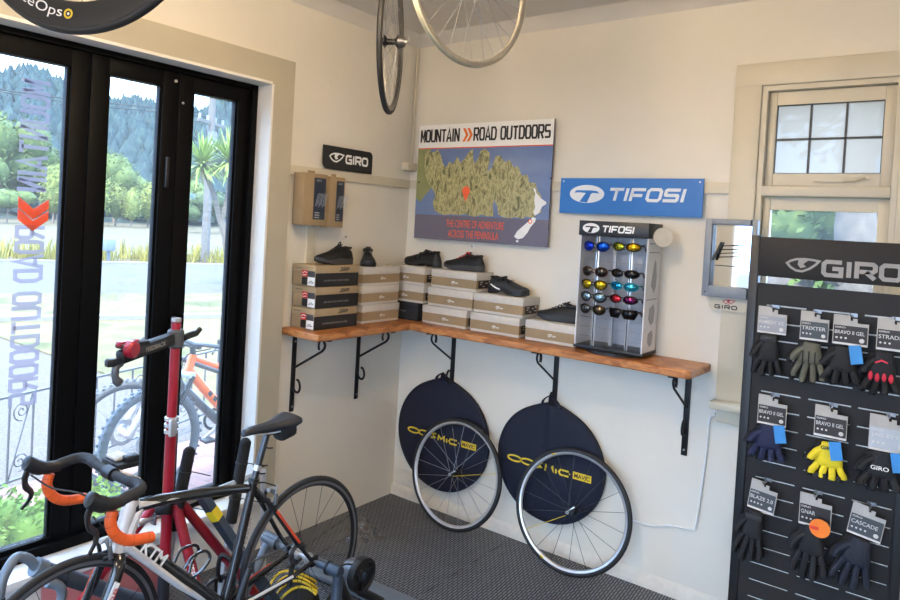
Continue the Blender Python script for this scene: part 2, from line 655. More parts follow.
# ---- black aluminium door leaves
FX = -.13
w = MB()
w.box((FX, D0-.012, 1.44), (.09, .026, 2.24)).box((FX, (D0+D1)/2, DZ1-.018), (.09, D0-D1, .036)).box((FX, (D0+D1)/2, DZ0+.02), (.10, D0-D1, .045))
w.box((FX+.03, D0-.034, 1.44), (.05, .02, 2.2))
struct(w.build('door_4', ALU))
edges = [-1.278, -1.723, -2.165, -2.83, -3.48]
DOORS = []
for i in range(4):
    a, b = edges[i], edges[i+1]
    g = .0025
    d = bpy.data.objects.new('door_%d' % (i+1) if i < 3 else 'door_5', None)
    COL.objects.link(d)
    struct(d)
    w = MB()
    st = .083
    zt, zb = 2.522, .345
    gt, gb = 2.444, .384
    w.box((FX, a-g-st/2, (zt+zb)/2), (.055, st, zt-zb), bev=.004)
    w.box((FX, b+g+st/2, (zt+zb)/2), (.055, st, zt-zb), bev=.004)
    w.box((FX, (a+b)/2, (zt+gt)/2), (.054, a-b-2*st, zt-gt), bev=.004)
    w.box((FX, (a+b)/2, (gb+zb)/2), (.054, a-b-2*st, gb-zb), bev=.004)
    # glazing beads
    for yy in (a-g-st-.006, b+g+st+.006):
        w.box((FX, yy, (gt+gb)/2), (.03, .012, gt-gb))
    w.build('frame', ALU, d)
    MB().box((FX, (a+b)/2, (gt+gb)/2), (.008, a-b-2*st, gt-gb)).build('glass', GLASS, d)
    DOORS.append(d)
# latch bodies and flush bolt on the meeting stiles
w = MB().box((FX+.045, -1.70, 1.245), (.035, .022, .15), bev=.005).box((FX+.06, -1.712, 1.255), (.02, .012, .11), bev=.004)
w.build('handle', BLACK, DOORS[0])
w = MB().box((FX+.036, -1.775, 2.03), (.02, .018, .15), bev=.004)
w.build('flush_bolt', BLACK, DOORS[1])
MB().cyl((FX+.028, -1.745, 2.48), (FX+.034, -1.745, 2.48), .008).cyl((FX+.028, -1.70, 2.38), (FX+.034, -1.70, 2.38), .006).build('screw', SILVER, DOORS[1])
# lettering stuck on the glass, facing the street
VINYL = glass_mat('grey_vinyl', .6, (.46, .41, .47), 0.02, (.22, .19, .21))
VIN2 = M('orange_vinyl', (236, 74, 22), .5, emit=0)
o = V((FX-.006, -2.318, 0))
for st_, zz in (('MOUNTAIN', 2.36), ('ROAD OUTDOORS', 1.745)):
    w = MB()
    word(w, st_, o+Z*zz, -Z, -Y, .051, .12, .0125 if st_ == 'MOUNTAIN' else .0105, .0175, .0, 0, iw=.35)
    w.build('lettering', VINYL, DOORS[2], flat=True)
w = MB()
for k in (0, 1):
    zz = 1.825-k*.05
    w.prism([(0, zz-1.6), (.0, zz-1.6+.045), (.062, zz-1.6-.005), (.125, zz-1.6+.04), (.125, zz-1.6), (.062, zz-1.6-.05)], (FX-.007, -2.43, 1.6), Y, Z, .001)
ar = w.build('arrow_decal', VIN2, DOORS[2], flat=True)
ar['label'] = 'orange double arrow decal'

# ---- window in the back wall
w = MB()
w.box((WX0-.06, -.014, 1.86), (.12, .028, 1.70), bev=.004).box((WX1+.06, -.014, 1.86), (.12, .028, 1.70), bev=.004)
w.box(((WX0+WX1)/2, -.014, WZ1+.055), (WX1-WX0+.24, .03, .11), bev=.004)
struct(w.build('trim_9', WINP))
wn = bpy.data.objects.new('window_1', None)
COL.objects.link(wn)
struct(wn)
w = MB()   # lining and transom
w.box((WX0+.012, .07, 1.83), (.024, .16, 1.55)).box((WX1-.012, .07, 1.83), (.024, .16, 1.55)).box(((WX0+WX1)/2, .07, WZ1-.012), (WX1-WX0-.048, .16, .024))
w.box(((WX0+WX1)/2, .045, 2.10), (WX1-WX0-.048, .13, .05), bev=.006).box(((WX0+WX1)/2, .07, 1.075), (WX1-WX0-.048, .16, .03))
w.build('window_frame', WINP, wn)
gx0, gx1 = 2.226, 2.660
def sash(z0, z1, gz0, gz1, name, gm=None):
    w = MB()
    a, b = WX0+.026, WX1-.026
    yy = .05
    w.box(((a+gx0)/2, yy, (z0+z1)/2), (gx0-a, .04, z1-z0), bev=.004).box(((b+gx1)/2, yy, (z0+z1)/2), (b-gx1, .04, z1-z0), bev=.004)
    w.box(((gx0+gx1)/2, yy, (z1+gz1)/2), (gx1-gx0, .038, z1-gz1)).box(((gx0+gx1)/2, yy, (z0+gz0)/2), (gx1-gx0, .038, gz0-z0))
    f = w.build(name, WINP, wn)
    MB().box(((gx0+gx1)/2, yy+.005, (gz0+gz1)/2), (gx1-gx0, .005, gz1-gz0)).build('pane', gm or WGLASS, f)
    return f
us = sash(2.128, 2.578, 2.186, 2.516, 'upper_sash', OBSCURE)
sash(1.092, 2.072, 1.15, 2.012, 'lower_sash')
w = MB()
for k in (1, 2):
    w.box((gx0+(gx1-gx0)*k/3, .05, 2.351), (.009, .016, .33))
w.box(((gx0+gx1)/2, .05, 2.351), (gx1-gx0, .016, .009))
for (xx, zz) in ((gx0, 0), (gx1, 0)):
    w.box((xx, .045, 2.351), (.006, .02, .33))
w.box(((gx0+gx1)/2, .045, 2.186), (gx1-gx0, .02, .006)).box(((gx0+gx1)/2, .045, 2.516), (gx1-gx0, .02, .006))
w.build('glazing_lead', M('lead', (62, 62, 62), .5), us)
w = MB().bar((2.40, .02, 2.152), (2.52, .016, 2.152), .012, .01).tube(smooth_path([(2.52, .016, 2.152), (2.57, .01, 2.156), (2.60, .006, 2.17), (2.615, .008, 2.162)]), .007, 8)
w.build('window_stay', WINP, us)
w = MB().box(((WX0+WX1)/2, -.045, 1.045), (WX1-WX0+.26, .13, .035), bev=.006).box(((WX0+WX1)/2, -.02, .99), (WX1-WX0+.22, .04, .075), bev=.006)
w.build('window_sill', WINP, wn)

# conduit in the corner with its junction box, and the white cable under the sill
cn = thing('conduit', 'thin cream conduit running down the room corner to a junction box', 'conduit')
w = MB().cyl((.022, -.018, 2.24), (.022, -.018, 3.03), .008, n=10)
w.build('pipe', WINP, cn)
w = MB().box((.03, -.05, 2.225), (.06, .10, .05), bev=.005)
w.build('junction_box', M('box_cream', (206, 196, 172), .5), cn)
w = MB().tube(smooth_path([(2.05, -.02, .985), (2.02, -.012, .95), (2.015, -.008, .8), (2.0, -.008, .56), (1.985, -.008, .40), (1.97, -.008, .375), (1.86, -.008, .36), (1.76, -.008, .33), (1.62, -.006, .325)]), .006, 8)
tag(w.build('cable', M('white_cable', (226, 226, 222), .5)), 'white cable fixed down the back wall below the window sill', 'cable')
# ceiling lamps out of the frame, which light the room
for lx, ly in LAMPS:
    t = thing('ceiling_lamp', 'round white ceiling lamp', 'lamp', (lx, ly, 3.1), group='ceiling lamps')
    MB().lathe([(0, 0), (.07, 0), (.065, -.02), (.012, -.03), (.010, -.11), (.045, -.115), (.04, -.135), (0, -.135)], (0, 0, 0), Z, 24).build('lamp_body', WHITE, t)
    g = MB().ball((0, 0, -.26), .13, 24).build('glass_globe', glass_mat('opal_glass', .5, (1, .93, .82), .03), t)
    MB().ball((0, 0, -.26), .03, 12).build('bulb', M('lamp_glow', (255, 226, 185), .5, emit=12.), t)

# ================================================================== SHELF AND BRACKETS
SZ = 1.228
t = thing('corner_shelf', 'L-shaped orange wooden shelf running round the room corner', 'shelf', (0, 0, SZ))
def plank(poly, name):
    w = MB().prism(poly, (0, 0, -.04), X, Y, .04)
    o = w.build(name, WOOD, t, smooth=20)
    m = o.modifiers.new('bevel', 'BEVEL')
    m.width = .006
    m.segments = 2
plank([(.002, -.002), (.002, -1.075), (.16, -1.082), (.312, -1.088), (.316, -.8), (.309, -.5), (.316, -.316), (.20, -.17)], 'plank')
plank([(.004, -.002), (.20, -.17), (.318, -.316), (.7, -.318), (1.0, -.309), (1.3, -.32), (1.7, -.312), (1.975, -.316), (2.0, -.3), (2.006, -.12), (2.008, -.002)], 'plank')

def bracket(loc, rotz, low, label):
    """wrought bracket: wall bar, arm under the shelf, scrolled strut; local +X leads away from the wall"""
    t = thing('shelf_bracket', label, 'bracket', loc, (0, 0, rotz), 'black scrolled shelf brackets')
    MB().box((.0045, 0, (-.004+low)/2), (.009, .03, -.004-low), bev=.002).build('wall_bar', BLACKM, t)
    MB().box((.15, 0, -.0075), (.28, .03, .007), bev=.002).build('arm', BLACKM, t)
    up = [(.205, -.07), (.20, -.045), (.208, -.02), (.228, -.013), (.245, -.025), (.247, -.05), (.23, -.072)]
    lo = [(.012, -.315), (.022, -.33), (.04, -.337), (.058, -.33), (.066, -.31), (.062, -.285), (.05, -.268), (.038, -.266)]
    pts = [V((a, 0, b)) for a, b in up]+[V((.012, 0, -.205))]
    w = MB()
    P = smooth_path([V((a, 0, b)) for a, b in up], 5)
    P = P+[V((.013, 0, -.20))]
    w.tube(P, .0062, 8, sq=1.2)
    w.build('strut', BLACKM, t)
    MB().tube(smooth_path([V((a, 0, b)) for a, b in lo], 5), .0062, 8, sq=1.2).build('hook', BLACKM, t)
    for zz in (-.05, low+.03):
        MB().cyl((.009, 0, zz), (.013, 0, zz), .006, n=10).build('screw', STEEL, t)
ZB = SZ-.04
bracket((0, -.972, ZB), 0, -.455, 'black scrolled bracket under the left end of the shelf, above the bike saddle')
bracket((0, -.431, ZB), 0, -.47, 'black scrolled bracket under the left arm of the shelf, nearer the room corner')
bracket((.44, 0, ZB), -PI/2, -.37, 'black scrolled bracket holding the navy wheel bag nearest the corner')
bracket((1.165, 0, ZB), -PI/2, -.365, 'black scrolled bracket holding the right-hand navy wheel bag under the shelf middle')
bracket((1.905, 0, ZB), -PI/2, -.45, 'black scrolled bracket under the right end of the shelf with nothing hung on it')

# ================================================================== SHOE BOXES
GIROX = KRAFT2
def shoe_box(loc, rotz, kind, label, group, L=.345, W=.19, H=.113):
    """length along local X, front face towards -Y, base at z 0"""
    t = thing('shoe_box', label, 'box', loc, (0, 0, rotz), group)
    lh = .042
    if kind == 'black':
        MB().box((0, 0, (H-lh)/2+.001), (L-.004, W-.004, H-lh), bev=.002).build('box_base', KRAFT, t)
        for q in (-1, 1):
            MB().box((0, q*(W/2-.0015), (H-lh)/2+.001), (L-.003, .002, H-lh-.002)).build('side_panel', BLACKC, t)
        MB().box((0, 0, H-lh/2), (L, W, lh), bev=.002).build('box_lid', KRAFT2, t)
        w = MB().text('ADVENTURE STARTS HERE', (-.11, -W/2-.0005, .03), X, Z, .2, .009, .0006, .01)
        w.build('lettering', M('grey_print', (150, 146, 138), .6), t, flat=True)
        # handwriting style scrawl on the lid
        w = MB()
        for a in range(5):
            x0 = .02+a*.014
            w.strokes([[(x0, .004), (x0+.004, .024-.003*(a % 2)), (x0+.01, .026), (x0+.012, .006)]], .0035, (0, -W/2-.0002, H-lh+.006), X, Z, .0006)
        w.strokes([[(.01, .006), (.095, .022)]], .004, (0, -W/2-.0002, H-lh+.004), X, Z, .0007)
        w.build('emblem', BLACKC, t, flat=True)
        # end labels: red, black and white stickers, the end faces -X
        e = V((-L/2-.0006, 0, 0))
        c = lambda y0, y1, z0, z1, nm, mt: MB().box((-L/2-.0002, (y0+y1)/2, (z0+z1)/2), (.0012, abs(y1-y0), z1-z0)).build(nm, mt, t)
        c(.012, -.03, .052, .088, 'red_sticker', M('red_print', (196, 40, 42), .5))
        c(-.034, -.088, .054, .086, 'grey_sticker', M('dark_grey_print', (64, 64, 66), .5))
        c(.012, -.03, .008, .05, 'black_sticker', BLACKC)
        c(-.034, -.09, .006, .052, 'white_sticker', WHITE)
        w = MB()
        w.strokes([[(-.02, 0), (0, .012), (.018, .002), (-.02, 0)]], .004, (-L/2-.0008, -.062, .02), -Y, Z, .0005)
        w.text('Adventure', (-L/2-.0008, .07, H-lh+.02), -Y, Z, .06, .008, .0006)
        w.build('print', BLACKC, t, flat=True)
        MB().strokes([[(0, .004), (.012, .014), (.034, .01)], [(.0, -.006), (.03, -.002)]], .004, (-L/2-.0008, .007, .066), -Y, Z, .0005).build('print', WHITE, t, flat=True)
    elif kind == 'plain_black':
        MB().box((0, 0, (H-lh)/2+.001), (L-.004, W-.004, H-lh), bev=.002).build('box_base', BLACKC, t)
        MB().box((0, 0, H-lh/2), (L, W, lh), bev=.002).build('box_lid', BLACKC, t)
        MB().text('ADVENTURE STARTS', (-.1, -W/2-.0004, .05), X, Z, .12, .009, .0006, .01).build('lettering', M('grey_print', (150, 146, 138), .6), t, flat=True)
    else:
        MB().box((0, 0, (H-lh)/2+.001), (L-.005, W-.005, H-lh), bev=.002).build('box_base', CREAMC, t)
        band = MB().box((0, 0, .0165+.026), (L-.0035, W-.0035, .052))
        band.build('band', KRAFT, t)
        MB().box((0, 0, H-lh/2), (L, W, lh), bev=.002).build('box_lid', CREAMC, t)
        w = MB()
        giro_eye(w, (-.012, -W/2+.0012, .034), X, Z, .024, .016, .0006)
        word(w, 'GIRO', V((.014, -W/2+.0012, .037)), X, Z, .005, .008, .0015, .0016, .0006)
        w.build('emblem', WHITE, t, flat=True)
        # dark size label on the right-hand end
        MB().box((L/2-.0015, .0, .044), (.0015, .135, .046)).build('size_label', BLACKC, t)
        w = MB()
        for yy, zz, ww in ((-.05, .058, .03), (-.05, .045, .02), (.01, .05, .022), (.04, .036, .024), (-.02, .032, .02)):
            w.box((L/2-.0004, yy+ww/2, zz), (.0012, ww, .006))
        w.box((L/2-.0004, .055, .058), (.0012, .016, .012))
        w.build('print', M('label_print', (196, 186, 172), .6), t)
    return t
BH = .1155
GA = 'kraft and black shoe boxes'
for i, (nm, dy) in enumerate((('lowest box, on the shelf', 0), ('middle box', -.004), ('top box, under a shoe', .002))):
    shoe_box((.108, -.848-dy-i*.002, SZ+.001+i*(BH+.0045)), PI/2, 'black', 'black-sided kraft shoe box, leftmost stack, '+nm, GA, .345, .19, .1175)
GB = 'cream and kraft shoe boxes'
for i, (nm, dx) in enumerate((('lowest box, on the shelf', .0), ('middle box', .006), ('top box, under a shoe', .002))):
    shoe_box((.085+dx, -.442+(.012, -.008, 0)[i], SZ+.001+i*(BH-.001)), PI/2, 'cream', 'cream shoe box, second stack from left, '+nm, GB, .345, .185, .1135)
shoe_box((.162, -.104, SZ+.001), 0, 'plain_black', 'black shoe box at the foot of the stack in the room corner', 'shoe boxes in the corner', .24, .185, .1135)
for i, nm in enumerate(('middle box, resting on a black box', 'top box, under a shoe with straps')):
    shoe_box((.158+.003*i, -.106, SZ+.001+(i+1)*BH), 0, 'cream', 'cream shoe box in the corner stack, '+nm, GB, .325, .19, .1135)
for i, (nm, dx) in enumerate((('lowest box, on the shelf', 0), ('middle box', .035), ('top box, under the shoe with red laces', .055))):
    shoe_box((.492+dx, -.112, SZ+.001+i*BH), rad(0), 'cream', 'cream shoe box, fourth stack from left, '+nm, GB, .335, .19, .1135)
for i, (nm, dx) in enumerate((('on the shelf', 0), ('on top, under the shoe with dials', .018))):
    shoe_box((.850+dx, -.108, SZ+.001+i*BH), rad(0), 'cream', 'cream shoe box in the stack of two, '+nm, GB, .335, .19, .1135)
shoe_box((1.208, -.112, SZ+.001), rad(0), 'cream', 'single cream shoe box with kraft band beside the sunglasses stand', GB, .31, .17, .1135)

# ================================================================== SHOES
SHOEB = M('shoe_black', (15, 15, 17), .6, bump=.1, scale=140)
SHOEG = M('shoe_grey_black', (44, 45, 48), .5)
SOLEB = M('sole_black', (32, 32, 34), .5)
SOLEG = M('sole_grey', (62, 60, 60), .6)
def shoe(loc, rotz, label, kind):
    """toe along +X, heel at the origin side, length .28"""
    t = thing('cycling_shoe', label, 'shoe', loc, (0, 0, rotz), 'display shoes on the shoe boxes')
    L = .278
    road = kind in ('dial', 'straps')
    n = 20
    xs = [0, .012, .035, .07, .10, .13, .16, .19, .22, .245, .265, .277]
    hw = [.014, .027, .032, .033, .032, .035, .040, .045, .046, .042, .033, .014]
    top = [.062, .090, .098, .092, .096, .094, .084, .073, .064, .058, .053, .042]
    bot = [.028, .022, .02, .02, .022, .022, .018, .014, .013, .017, .023, .028]
    if kind == 'lace_low':
        top = [z*.93 for z in top]
    if kind == 'tab':
        top = [.06, .085, .094, .088, .094, .093, .083, .073, .065, .059, .053, .042]
    rings = []
    for x, h, a, b in zip(xs, hw, top, bot):
        ring = []
        for j in range(n):
            wv = 2*PI*j/n
            cy, sz = cos(wv), sin(wv)
            yy = h*math.copysign(abs(cy)**.75, cy)
            if sz >= 0:
                narrow = 1-.45*sz**2 if x < .17 else 1-.25*sz**2
                zz = b+.012+(a-b-.012)*sz**.85
                yy *= narrow
            else:
                zz = b+.012+.012*sz
            ring.append(V((x, yy, zz)))
        rings.append(ring)
    MB().loft(rings).build('upper', SHOEG if kind == 'dial' else SHOEB, t, smooth=60)
    # sole: outline extruded, thicker at the heel
    rings = []
    for x, h, b in zip(xs, hw, bot):
        th = .004+b*.35 if road else .0
        zb = (max(0, b-.012-.002*(x > .2)) if road else max(0, (x-.2)*.28))
        if road and .06 < x < .15:
            zb += .006
        if kind != 'tab' and road and x < .04:
            zb = max(0., .0)
        if road and .15 < x < .23:
            zb = 0
        hh = h*1.04+.001
        rings.append([V((x*1.01-.002, s_*hh*q, z_)) for s_, q, z_ in ((1, .9, zb), (1, 1, zb+.004), (1, 1.0, b+.014), (-1, 1.0, b+.014), (-1, 1, zb+.004), (-1, .9, zb))])
    MB().loft(rings).build('sole', SOLEG if kind in ('red', 'tab') else SOLEB, t, smooth=40)
    # padded collar and dark lining
    col = smooth_path([(.012, 0, .094), (.03, .022, .098), (.07, .026, .09), (.10, .019, .098), (.118, 0, .104), (.10, -.019, .098), (.07, -.026, .09), (.03, -.022, .098)], 5, True)
    MB().tube(col, .0065, 8, closed=True).build('collar', SHOEB, t)
    if kind in ('red', 'lace_low', 'tab'):
        lm = M('red_lace', (196, 54, 44), .6) if kind == 'red' else SHOEB
        w = MB()
        for k in range(5):
            x = .122+k*.02
            z = .1015-k*.0098
            w.tube(smooth_path([(x, -.022, z-.012), (x+.004, -.01, z-.001), (x+.008, .01, z-.001), (x+.004, .022, z-.012)], 4), .0028, 6)
        if kind == 'red':
            w.tube(smooth_path([(.09, .02, .098), (.10, .012, .112), (.125, -.004, .113), (.14, -.016, .095)], 5), .004, 6)
        w.build('laces', lm, t)
        MB().box((.108, 0, .104), (.04, .03, .006), MX.Rotation(rad(35), 3, 'Y'), bev=.003).build('tongue', SHOEB, t)
    if kind == 'tab':
        MB().tube(smooth_path([(.112, -.008, .098), (.10, -.008, .122), (.096, 0, .128), (.10, .008, .122), (.112, .008, .098)], 5), .0035, 6).build('pull_tab', SHOEB, t)
    if kind == 'straps':
        for x, z in ((.115, .097), (.15, .085), (.185, .068)):
            w = MB()
            P = []
            for k in range(9):
                a = -1+k/4
                P.append((x+.006*a, .042*a*(.82 if x < .16 else 1), z-.034*abs(a)**2.2+.003))
            for k in range(8):
                w.bar(P[k], P[k+1], .022, .004, up=(0, -P[k][1]*20, 1))
            w.build('strap', SHOEG, t)
        MB().box((.075, 0, .006), (.03, .05, .012), bev=.003).build('heel_block', SOLEB, t)
    if kind == 'dial':
        for x, z, yy in ((.108, .086, -.02), (.15, .074, -.022)):
            MB().cyl((x, yy, z), (x+.004, yy-.008, z+.009), .0085, .0075, 14).build('dial', DSTEEL, t)
        w = MB()
        P = [V((.03, -.034, .055)), V((.05, -.0345, .045)), V((.075, -.0352, .035)), V((.10, -.035, .03))]
        for a, b in zip(P, P[1:]):
            w.bar(a, b, .008, .002, up=(0, -1, 0))
        w.build('heel_stripe', WHITE, t)
        for x in (.115, .155):
            MB().tube(smooth_path([(x-.02, -.026, .075), (x, -.014, .088), (x+.012, .012, .088)], 4), .0015, 5).build('cord', BLACK, t)
    if kind == 'lace_low':
        MB().tube([(.20, -.036, .024), (.225, -.04, .022)], .0025, 6).build('sole_plug', WHITE, t)
    return t
TA, TB = SZ+.001+2*(BH+.0045)+.1185, SZ+.001+2*(BH-.001)+.1145
TD, TE, TF = SZ+.002+2*BH+.1135, SZ+.002+BH+.1135, SZ+.002+.1135
shoe((.125, -.672, TA), -PI/2, 'black shoe with a pull tab on the leftmost box stack, toe pointing left', 'tab')
shoe((.01, -.40, TB), rad(-46), 'black shoe pointing towards the room on the second box stack', 'lace_low')
shoe((.345, -.075, TD), rad(180), 'black strapped cycling shoe on the corner box stack, toe pointing left', 'straps')
shoe((.69, -.10, TD), rad(182), 'black shoe with red laces on the fourth box stack', 'red')
shoe((.745, -.10, TE), rad(-6), 'dark cycling shoe with dials and a pale heel stripe, toe pointing right', 'dial')
shoe((1.352, -.08, TF), rad(183), 'low black shoe on the single box, its heel behind the sunglasses stand', 'lace_low')

# ================================================================== SIGNS ON THE WALLS
# ---- map board
t = thing('map_sign', 'large map board with a white heading band, hung above the shoe boxes', 'sign', (.095, -.045, 1.753))
BW, BHT = .985, .745
SEA = patch_mat('map_sea_print', [(.2, (74, 96, 142)), (.5, (104, 124, 164)), (.8, (150, 160, 182))], .9, .4, stretch=(1, 1, 3))
MB().box((BW/2, .008, BHT/2), (BW, .012, BHT)).build('board', M('board_purple', (104, 100, 116), .45, var=.03), t)
f = V((0, .001, 0))
hz, mz = .592, .158
MB().box((BW/2, .0012, (hz+BHT)/2), (BW, .0012, BHT-hz)).build('heading_band', WHITE, t)
MB().box((BW/2, .0012, (hz+mz)/2), (BW, .0012, hz-mz)).build('sea', SEA, t)
MB().box((BW/2, .0004, hz), (BW, .0012, .007)).build('red_line', M('map_red', (206, 84, 56), .5), t)
# west strip of plain land on the left
MB().prism([(0, .265), (0, hz-.004), (.10, hz-.004), (.13, .50), (.10, .42), (.13, .34), (.08, .29), (.04, .24)], (0, .0004, 0), X, Z, .0004).build('plain', patch_mat('map_plain_print', [(.3, (120, 128, 82)), (.7, (146, 148, 100))], 9, .45), t, flat=True)
land = [(.055, .55), (.085, .588), (.13, .57), (.17, .588), (.2, .545), (.215, .50), (.245, .47), (.27, .51), (.3, .49), (.335, .545), (.36, .50), (.395, .53), (.42, .565), (.455, .588), (.46, .53), (.475, .49), (.50, .53), (.515, .575), (.55, .588), (.585, .56), (.585, .49), (.575, .44), (.61, .47), (.63, .535), (.665, .545), (.70, .50), (.735, .515), (.77, .47), (.80, .475), (.83, .42), (.87, .425), (.885, .38), (.93, .375), (.945, .33), (.975, .30), (.965, .245), (.985, .205), (.95, .19), (.93, .165), (.88, .175), (.85, .16), (.80, .168), (.76, .16), (.71, .165), (.675, .18), (.665, .23), (.64, .27), (.63, .23), (.645, .17), (.60, .165), (.55, .175), (.5, .16), (.46, .165), (.42, .175), (.37, .165), (.31, .17), (.25, .162), (.2, .175), (.165, .195), (.15, .24), (.17, .29), (.135, .34), (.10, .37), (.075, .42), (.06, .48)]
MB().prism([(a*.955, b*.99) for a, b in land], (0, -.0002, 0), X, Z, .0005).build('land', land_mat(), t, flat=True)
w = MB()
word(w, 'MOUNTAIN', (.018, -.0004, .632), X, Z, .0345, .084, .0075, .0125, .0006, 0, iw=.35)
word(w, 'ROAD OUTDOORS', (.436, -.0004, .632), X, Z, .0345, .084, .0082, .0125, .0006)
w.build('lettering', M('ink_black', (34, 34, 36), .5), t, flat=True)
w = MB()
for x in (.352, .385):
    w.prism([(x-.002, .63), (x+.018, .63), (x+.042, .672), (x+.018, .714), (x-.002, .714), (x+.022, .672)], (0, -.0004, 0), X, Z, .0005)
w.build('double_arrow', M('arrow_orange', (232, 120, 44), .5), t, flat=True)
OR2 = M('map_orange', (238, 98, 58), .5)
w = MB().text('THE CENTRE OF ADVENTURE', (.26, -.0004, .086), X, Z, .43, .046, .0006, .004).text('ACROSS THE PENINSULA', (.28, -.0004, .022), X, Z, .375, .046, .0006, .004)
w.build('caption', OR2, t, flat=True)
w = MB().prism(ellipse(.40, .318, .029, .03, 18), (0, -.001, 0), X, Z, .0005).prism([(.373, .31), (.427, .31), (.40, .25)], (0, -.0013, 0), X, Z, .0004)
w.build('map_pin', OR2, t, flat=True)
nzs = [(.875, .338), (.885, .345), (.90, .31), (.925, .285), (.965, .262), (.965, .25), (.94, .235), (.92, .195), (.895, .18), (.885, .2), (.895, .23), (.885, .27), (.89, .31)]
nzs2 = [(.885, .172), (.905, .165), (.90, .145), (.87, .11), (.855, .08), (.825, .045), (.79, .035), (.765, .05), (.785, .085), (.82, .115), (.85, .14)]
w = MB().prism(nzs, (0, -.001, 0), X, Z, .0005).prism(nzs2, (0, -.001, 0), X, Z, .0005).prism(ellipse(.788, .024, .01, .007, 10), (0, -.001, 0), X, Z, .0005)
w.build('country_outline', WHITE, t, flat=True)
MB().strokes([ellipse(.868, .145, .011, .011, 12)+[(.879, .145)]], .006, (0, -.0016, 0), X, Z, .0005).build('map_pin', OR2, t, flat=True)
for xx, zz in ((.02, .37), (.985, .40)):
    MB().cyl((xx, -.0015, zz), (xx, .002, zz), .006, n=10).build('screw', DSTEEL, t)

# ---- blue sign
t = thing('blue_sign', 'long blue sign with white emblem and lettering above the sunglasses stand', 'sign', (1.141, -.038, 1.957))
MB().box((.393, .006, .099), (.786, .012, .198)).build('board', M('sign_blue', (28, 108, 186), .4, var=.02), t)
SW = M('sign_silver', (222, 226, 230), .45, var=.02)
def t_emblem(parent, o, w_, h_, mat_fg, mat_bg, name='emblem'):
    MB().prism(ellipse(w_/2, h_/2, w_/2, h_/2, 36), o, X, Z, .001).build(name, mat_fg, parent, flat=True)
    b = MB()
    b.prism([(w_*.13, h_*.56), (w_*.2, h_*.70), (w_*.62, h_*.70), (w_*.8, h_*.66), (w_*.86, h_*.53), (w_*.68, h_*.56), (w_*.62, h_*.5), (w_*.52, h_*.02), (w_*.30, h_*.06), (w_*.47, h_*.55), (w_*.3, h_*.58)], V(o)-Y*.0012, X, Z, .0006)
    b.build('emblem_cut', mat_bg, parent, flat=True)
t_emblem(t, (.06, .0002, .06), .205, .10, SW, M('sign_blue', 0))
w = MB()
word(w, 'TIFOSI', (.285, -.0004, .076), X, Z, .078, .068, .012, .0165, .001, .22, iw=.22)
w.build('lettering', SW, t, flat=True)
for xx in (.018, .768):
    MB().cyl((xx, -.002, .18), (xx, .002, .18), .005, n=10).build('screw', SILVER, t)

# ---- small black sign on the picture rail of the left wall
t = thing('black_sign', 'small black sign with white eye emblem on the picture rail of the left wall', 'sign', (.032, -.852, 2.142), (0, 0, PI/2))
sg = [(.03, 0)]+[(.425, 0)]+arc2(.415-.02, .105, .03, .03, 0, 90, 6)+[(.0, .135)]+arc2(.04, .04, .04, .04, 180, 270, 6)
MB().prism(sg, (0, .006, 0), X, Z, .008).build('board', BLACKC, t)
w = MB()
giro_eye(w, (.05, -.0025, .042), X, Z, .115, .052)
word(w, 'GIRO', (.185, -.0025, .043), X, Z, .052, .05, .008, .013)
w.build('lettering', WHITE, t, flat=True)

# ---- two boxed goggles hung below the picture rail
def hung_box(loc, rotz, W, D, H, label):
    t = thing('packaged_box', label, 'box', loc, (0, 0, rotz), 'kraft packages hung under the picture rail')
    MB().box((0, 0, H/2), (W, D, H), bev=.003).build('carton', KRAFT, t)
    MB().box((W*.18, -D/2-.0003, H*.52), (W*.5, .0015, H*.80)).build('front_window', M('window_blue', (40, 48, 64), .3), t)
    w = MB()
    for k in range(9):
        w.bar((W*.0+k*.009, -D/2-.0012, H*(.36+.02*(k % 3))), (W*.0+k*.009+.02, -D/2-.0012, H*(.62+.015*(k % 2))), .0012, .003, up=(0, 1, 0))
    w.text('GIRO', (W*.0, -D/2-.0014, H*.85), X, Z, .04, .012, .0006, .02)
    for k in range(3):
        w.box((W*.1, -D/2-.0012, H*(.16+.045*k)), (W*.2, .001, .006))
    w.build('print', M('pack_print', (150, 156, 166), .5), t)
    MB().box((0, 0, H+.006), (W*.3, .002, .022)).build('hang_tab', KRAFT, t)
    return t
hung_box((.068, -.972, 1.805), PI/2, .178, .085, .292, 'larger kraft package hung on the left wall, left of a narrower one')
hung_box((.070, -.795, 1.80), PI/2+rad(2), .125, .07, .292, 'narrower kraft package hung on the left wall, right of a larger one')

# ---- grey framed mirror display by the window
t = thing('mirror', 'grey framed mirror with black prongs between the blue sign and the window', 'mirror', (1.96, -.07, 1.55))
GF = M('grey_frame', (128, 134, 142), .45, .1)
mw, mh = .238, .385
w = MB()
w.box((.0165, .015, mh/2+.02), (.033, .05, mh), bev=.003).box((mw-.0125, .015, mh/2+.02), (.025, .05, mh), bev=.003)
w.box((mw/2-.002, .015, .02+.0275), (mw-.06, .048, .055), bev=.003).box((mw/2-.002, .015, mh+.02-.014), (mw-.06, .048, .028), bev=.003)
w.build('frame', GF, t)
MB().box((mw/2, .034, mh/2+.02), (mw-.05, .004, mh-.06)).build('mirror_glass', M('mirror_silver', (232, 234, 236), .03, 1., var=0), t)
MB().box((mw/2+.01, .030, .175), (mw-.075, .003, .004)).build('mirror_joint', DSTEEL, t)
w = MB().bar((.042, -.004, .20), (.075, .02, .29), .012, .016, up=(0, 1, 0), bev=.003)
w.build('prong_holder', BLACK, t)
